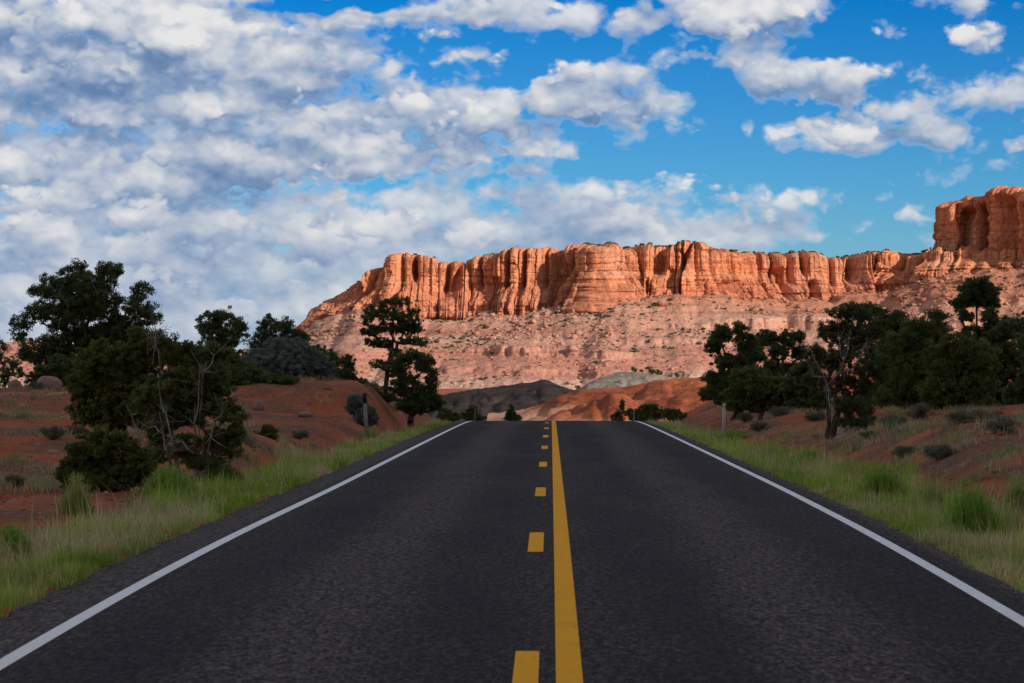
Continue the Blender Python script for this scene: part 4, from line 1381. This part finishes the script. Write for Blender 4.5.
def bar(w, d, z0, z1, taper=1.0, tilt=0.0, y=0.0, bev=.25):
    """eight sided flat bar standing up, edges chamfered"""
    b = min(w, d) * bev
    ring = np.array([(-w / 2 + b, -d / 2), (w / 2 - b, -d / 2), (w / 2, -d / 2 + b), (w / 2, d / 2 - b), (w / 2 - b, d / 2), (-w / 2 + b, d / 2), (-w / 2, d / 2 - b), (-w / 2, -d / 2 + b)])
    V = []
    for z, s in ((z0, 1.0), (z1 - .012, taper), (z1, taper * .82)):
        V += [(x * s + tilt * z, yy * s + y, z) for x, yy in ring]
    f = []
    for r in range(2):
        for i in range(8):
            j = (i + 1) % 8
            f.append((r * 8 + i, r * 8 + j, r * 8 + 8 + j, r * 8 + 8 + i))
    return np.array(V), [np.array(f), np.array([list(range(16, 24))]), np.array([list(range(7, -1, -1))])]


def marker(px, Y, hgt, w, label, mats, tilt, top, name='marker_post'):
    x = wx(px, Y)
    root = empty(name, (x, Y, gz(x, Y)), label, 'post', 'roadside marker posts')
    V, f = bar(w, .055, -.25, hgt - top, .86, tilt)
    mesh_obj('post', V, f, M[mats[0]], root)
    V, f = bar(w * .98, .075, hgt - top + .003, hgt, .95, tilt)
    mesh_obj('sleeve', V, f, M[mats[1]], root)
    for z in (.14, .5):
        V, f = bar(.02, .012, hgt - top - z, hgt - top - z + .025, .9, 0, -.030)
        V[:, 0] += tilt * (hgt - top - z)
        mesh_obj('bolt', V, f, M['post_black'], root)
    return root


marker(367, 80, 1.30, .115, 'grey post with a black top standing in the grass left of the road', ('post_grey', 'post_black'), -.055, .29)
marker(723.5, 84, .98, .105, 'pale weathered post in the grass right of the road, below the gappy pinyon', ('post_white', 'post_white'), .02, .10)
marker(475, 119, .80, .065, 'thin rusty post at the crest left of the road', ('post_rust', 'post_rust'), 0, .2)
marker(634, 116, .60, .055, 'thin grey post at the crest right of the road', ('post_grey', 'post_white'), 0, .12)


def boulder(px, Y, w, h, label, seed, mat='boulder'):
    g = np.random.default_rng(seed)
    k = Y / F
    nu, nv = 40, 22
    th = np.linspace(0, 2 * np.pi, nu, endpoint=False); ph = np.linspace(.02, np.pi - .02, nv)
    T, Pp = np.meshgrid(th, ph, indexing='ij')
    d = np.stack([np.sin(Pp) * np.cos(T), np.sin(Pp) * np.sin(T), np.cos(Pp)], -1)
    r = 1 + .22 * fbm(d[..., 0] * 1.4 + seed, d[..., 1] * 1.4, d[..., 2] * 1.4, 5, 3) + .10 * fbm(d[..., 0] * 5, d[..., 1] * 5 + seed, d[..., 2] * 5, 9, 4)
    for _ in range(7):                                   # split faces
        n = g.normal(size=3); n /= np.linalg.norm(n)
        dd = (d @ n)
        r = np.minimum(r, np.where(dd > .05, g.uniform(.72, .95) / np.maximum(dd, .05), 9))
    V = d * r[..., None] * np.array([w * k * .5, w * k * .4, h * k * .62]) + np.array([0, 0, h * k * .32])
    i = np.arange(nu)[:, None] * nv + np.arange(nv - 1)[None]
    j = ((np.arange(nu) + 1) % nu)[:, None] * nv + np.arange(nv - 1)[None]
    f = np.stack([i, i + 1, j + 1, j], -1).reshape(-1, 4)
    o = mesh_obj('boulder', V.reshape(-1, 3), f, M[mat], smooth_shade=False)
    x = wx(px, Y)
    o.location = (x, Y, gz(x, Y))
    tag(o, label, 'boulder', 'boulders on the dirt')


boulder(49, 94, 27, 17, 'large dull pink boulder under the tallest left pinyon', 3)
boulder(14, 97, 15, 11, 'pale boulder at the left edge beside the half bare tree', 4)
boulder(258, 84, 14, 12, 'upright red rock at the foot of the dark spreading bush on the red mound', 6)
boulder(232, 88, 13, 8, 'flat red rock in the dirt left of the dark spreading bush', 8)
boulder(305, 80, 16, 6, 'long low stone in the red dirt below the grey green juniper', 9)
boulder(843, 74, 9, 5, 'small stone right of the gnarled trunk', 12)
boulder(900, 60, 9, 5, 'small pale stone on the dirt below the thicket', 14)
boulder(770, 86, 12, 6, 'flat stone on the broken bank right of the marker post', 15)


def log():
    Y = 68.0
    pts = [(834, 0), (848, .10), (862, .06), (880, .0), (896, -.02)]
    root_x = wx(834, Y)
    z0 = gz(root_x, Y)
    p = [np.array([wx(a, Y) - root_x, (i * .12), gz(wx(a, Y), Y + i * .12) + .06 + b - z0]) for i, (a, b) in enumerate(pts)]
    seg = [(p[i], p[i + 1], .05 - .009 * i, .05 - .009 * (i + 1)) for i in range(4)]
    seg += [(p[1], p[1] + np.array([.15, -.2, .16]), .02, .006), (p[2], p[2] + np.array([.22, .12, .12]), .018, .005)]
    V, f = tube_mesh(seg, 8)
    o = mesh_obj('fallen_branch', V, f, M['pale_bark'], smooth_shade=True)
    o.location = (root_x, Y, z0)
    tag(o, 'fallen grey branch lying on the dirt right of the gnarled trunk', 'branch')


log()

# cloud banks: azimuth and elevation of the centre, half sizes (all in 1/2844 rad), weight
BANKS = [(130, 60, 400, 120, 1.2), (100, 190, 420, 110, 1.15), (380, 130, 200, 110, 1.0), (400, 225, 240, 60, 1.1), (150, 300, 420, 70, 1.15), (500, 12, 110, 28, .8), (345, 270, 240, 45, 1.1),
         (610, 222, 205, 48, 1.15), (715, 230, 105, 28, 1.0), (695, 195, 80, 36, 1.0), (790, 234, 48, 12, .6),
         (580, 95, 80, 42, 1.05), (650, 115, 78, 34, .95), (530, 132, 70, 30, .85), (642, 26, 36, 24, .85), (745, 28, 86, 52, 1.05), (690, 45, 46, 25, .8),
         (815, 80, 84, 34, 1.0), (880, 105, 32, 24, .65), (828, 135, 68, 30, 1.1), (745, 130, 14, 12, .9), (885, 34, 26, 14, .9),
         (975, 50, 38, 38, .70), (940, 88, 44, 28, .70), (1000, 88, 46, 30, .70), (930, 134, 38, 20, 1.0), (1012, 146, 24, 8, .8)]
HOLES = [(330, 6, 130, 10, .8), (480, 76, 70, 15, .8), (610, 166, 130, 10, .6), (735, 90, 24, 26, .5), (770, 112, 60, 8, .4)]


def build_sky():
    w = bpy.data.worlds.new('World')
    sc.world = w
    w.use_nodes = True
    nt = w.node_tree
    nt.nodes.clear()
    k = N(nt)

    # group one: where the banks of cloud stand
    g = bpy.data.node_groups.new('cloud_banks', 'ShaderNodeTree')
    g.interface.new_socket('P', in_out='INPUT', socket_type='NodeSocketVector')
    g.interface.new_socket('A', in_out='OUTPUT', socket_type='NodeSocketFloat')
    gi = g.nodes.new('NodeGroupInput'); go = g.nodes.new('NodeGroupOutput')
    q = N(g)
    P = gi.outputs[0]
    acc = None
    wn = q.new('ShaderNodeTexNoise'); g.links.new(P, wn.inputs['Vector'])
    wn.inputs['Scale'].default_value = .022; wn.inputs['Detail'].default_value = 3
    PW = q.vmath('ADD', P, q.vmath('MULTIPLY', q.vmath('SUBTRACT', wn.outputs['Color'], (.5, .5, .5)), (46, 26, 0)))

    def blob(px, py, rx, ry):
        cx, cy = px - 512.0, 341.5 - py
        rx *= 1.14; ry *= 1.14
        e = q.vmath('MULTIPLY_ADD', PW, (1 / rx, 1 / ry, 0), (-cx / rx, -cy / ry, 0))
        return q.maprange(q.vmath('DOT_PRODUCT', e, e), 0.0, 1.0, 1.0, 0.0, False)
    for px, py, rx, ry, wgt in BANKS:
        bl = q.math('MULTIPLY', blob(px, py, rx, ry), wgt)
        acc = bl if acc is None else q.math('SMOOTH_MAX', acc, bl, .12)
    for px, py, rx, ry, wgt in HOLES:
        acc = q.math('MULTIPLY_ADD', blob(px, py, rx, ry), -wgt, acc)
    g.links.new(q.math('MINIMUM', acc, 1.15), go.inputs[0])

    # group two: heaped cloud texture; D has all the detail (outline), S is smooth (shading)
    h = bpy.data.node_groups.new('cloud_heaps', 'ShaderNodeTree')
    h.interface.new_socket('P', in_out='INPUT', socket_type='NodeSocketVector')
    h.interface.new_socket('A', in_out='INPUT', socket_type='NodeSocketFloat')
    h.interface.new_socket('D', in_out='OUTPUT', socket_type='NodeSocketFloat')
    h.interface.new_socket('S', in_out='OUTPUT', socket_type='NodeSocketFloat')
    hi = h.nodes.new('NodeGroupInput'); ho = h.nodes.new('NodeGroupOutput')
    q = N(h)
    P, A = hi.outputs[0], hi.outputs[1]
    wn = q.new('ShaderNodeTexNoise'); h.links.new(P, wn.inputs['Vector'])
    wn.inputs['Scale'].default_value = .035; wn.inputs['Detail'].default_value = 3
    PW = q.vmath('ADD', P, q.vmath('MULTIPLY', q.vmath('SUBTRACT', wn.outputs['Color'], (.5, .5, .5)), (26, 16, 0)))
    cell = q.voronoi(q.mapping(PW, (.0108, .0235, 1)), 1.0, feature='SMOOTH_F1', Smoothness=.5)
    puff = q.voronoi(q.mapping(PW, (.036, .052, 1)), 1.0, feature='SMOOTH_F1', Smoothness=.35, Detail=1.0, Roughness=.55, Lacunarity=2.3)
    fine = q.noise(q.mapping(PW, (.034, .046, 1)), 1.0, 6, .64)
    bump = q.math('MULTIPLY_ADD', cell, -1.45, .62)
    pf = q.math('MULTIPLY_ADD', puff, -.48, .21)
    S = q.math('ADD', q.math('MULTIPLY', A, .55), q.math('ADD', bump, q.math('MULTIPLY', pf, 1.0)))
    D = q.math('ADD', q.math('MULTIPLY', A, .80), q.math('ADD', q.math('MULTIPLY', bump, .85), q.math('ADD', pf, q.math('MULTIPLY_ADD', fine, 1.0, -.5))))
    h.links.new(D, ho.inputs[0]); h.links.new(S, ho.inputs[1])

    dirn = k.new('ShaderNodeTexCoord').outputs['Generated']
    sep = k.new('ShaderNodeSeparateXYZ'); nt.links.new(dirn, sep.inputs[0])
    az = k.math('MULTIPLY', k.math('ARCTAN2', sep.outputs[0], sep.outputs[1]), F)
    el = k.math('MULTIPLY', k.math('ARCSINE', sep.outputs[2]), F)
    cb = k.new('ShaderNodeCombineXYZ')
    nt.links.new(az, cb.inputs[0]); nt.links.new(el, cb.inputs[1])
    AE = cb.outputs[0]

    def banks(vec):
        n_ = k.new('ShaderNodeGroup'); n_.node_tree = g
        k.put(n_.inputs[0], vec)
        return n_.outputs[0]

    def heaps(vec, a):
        n_ = k.new('ShaderNodeGroup'); n_.node_tree = h
        k.put(n_.inputs[0], vec); k.put(n_.inputs[1], a)
        return n_.outputs[0], n_.outputs[1]
    UP = (10, 21, 0)                       # towards the sun, as seen on the sky
    AE2 = k.vmath('ADD', AE, UP)
    a0, a1 = banks(AE), banks(AE2)
    soft = k.maprange(el, 40, 210, .50, 1.0)          # the low layers are flatter and paler
    total, colr = None, None
    # broad darker undersides of the thick banks
    thick = k.math('MULTIPLY', k.maprange(k.noise(k.mapping(AE, (.0060, .0150, 1), (3.3, 1.7, 0)), 1.0, 3, .5), .42, .62, 0, .20), k.maprange(a0, .5, 1.1, .2, 1))
    for shift, lo, hi, op in LAYERS:
        d, s_ = heaps(k.vmath('ADD', AE, (shift, shift * .37, 0)), a0)
        _, s2_ = heaps(k.vmath('ADD', AE2, (shift, shift * .37, 0)), a1)
        al = k.math('MULTIPLY', k.maprange(d, lo, hi, 0, 1), op)
        sh = k.math('ADD', k.math('MULTIPLY', k.math('SUBTRACT', s_, s2_), LIT), k.math('MULTIPLY', k.math('SUBTRACT', d, s_), .27))
        sh = k.math('ADD', k.math('MULTIPLY', sh, soft), k.math('SUBTRACT', k.maprange(el, 30, 230, .53, .41), thick))
        cc = k.ramp(sh, CLOUD_STOPS)
        if colr is None:
            colr, total = cc, al
        else:
            colr = k.mix(al, colr, cc)
            total = k.math('SUBTRACT', 1.0, k.math('MULTIPLY', k.math('SUBTRACT', 1.0, total), k.math('SUBTRACT', 1.0, al)))
    alpha = total
    thin = k.mix(k.maprange(alpha, 0, .9), (.55, .64, .78), colr)

    sky = k.new('ShaderNodeTexSky', sky_type='NISHITA')
    sky.sun_disc = False
    sky.sun_elevation = SUN_EL
    sky.sun_rotation = SUN_AZ
    sky.altitude = 1800
    sky.air_density = 1.0
    sky.dust_density = .2
    sky.ozone_density = 2.0
    tint = k.ramp(k.maprange(el, 0, 400, 0, 1, False), SKY_TINT)
    tint.node.color_ramp.interpolation = 'LINEAR'
    blue = k.mix(1.0, sky.outputs[0], tint, 'MULTIPLY')
    cs = k.vmath('SCALE', thin)
    cs.node.inputs['Scale'].default_value = 10.0 * CLOUD_GAIN
    c = k.mix(alpha, blue, cs)
    bg = k.new('ShaderNodeBackground')
    k.put(bg.inputs[0], c)
    bg.inputs[1].default_value = .1
    # the rest of the sky: broken soft cover
    far = k.noise(k.mapping(dirn, (1, 1, 2.5)), 5.0, 4, .6)
    fc = k.mix(k.maprange(far, .40, .62, 0, .85), sky.outputs[0], REST_CLOUD)
    bg2 = k.new('ShaderNodeBackground')
    k.put(bg2.inputs[0], fc)
    bg2.inputs[1].default_value = .1 * REST_GAIN
    az2 = k.math('ABSOLUTE', az)
    win = k.math('MULTIPLY', k.maprange(az2, 540, 660, 1, 0), k.math('MULTIPLY', k.maprange(el, 360, 480, 1, 0), k.maprange(el, -60, -25, 0, 1)))
    ms = k.new('ShaderNodeMixShader')
    k.put(ms.inputs[0], win)
    nt.links.new(bg2.outputs[0], ms.inputs[1]); nt.links.new(bg.outputs[0], ms.inputs[2])
    ow = k.new('ShaderNodeOutputWorld')
    nt.links.new(ms.outputs[0], ow.inputs[0])


CLOUD_GAIN = 1.0
LIT = .66
LAYERS = [(0, -.04, .42, .88), (430, .28, .60, 1.0), (1170, .60, .86, 1.0)]
REST_CLOUD, REST_GAIN = (5.3, 4.9, 4.6), 1.25
SKY_TINT = [(0, (.44, .66, .95)), (.38, (.20, .58, .97)), (.85, (.012, .42, .92))]
CLOUD_STOPS = [(.05, (.13, .23, .42)), (.28, (.23, .33, .51)), (.48, (.40, .47, .60)), (.68, (.58, .615, .68)), (.95, (.79, .785, .79))]
build_sky()

vs = sc.view_settings
vs.view_transform = 'Standard'
vs.look = 'None'
vs.exposure = 0
vs.gamma = 1
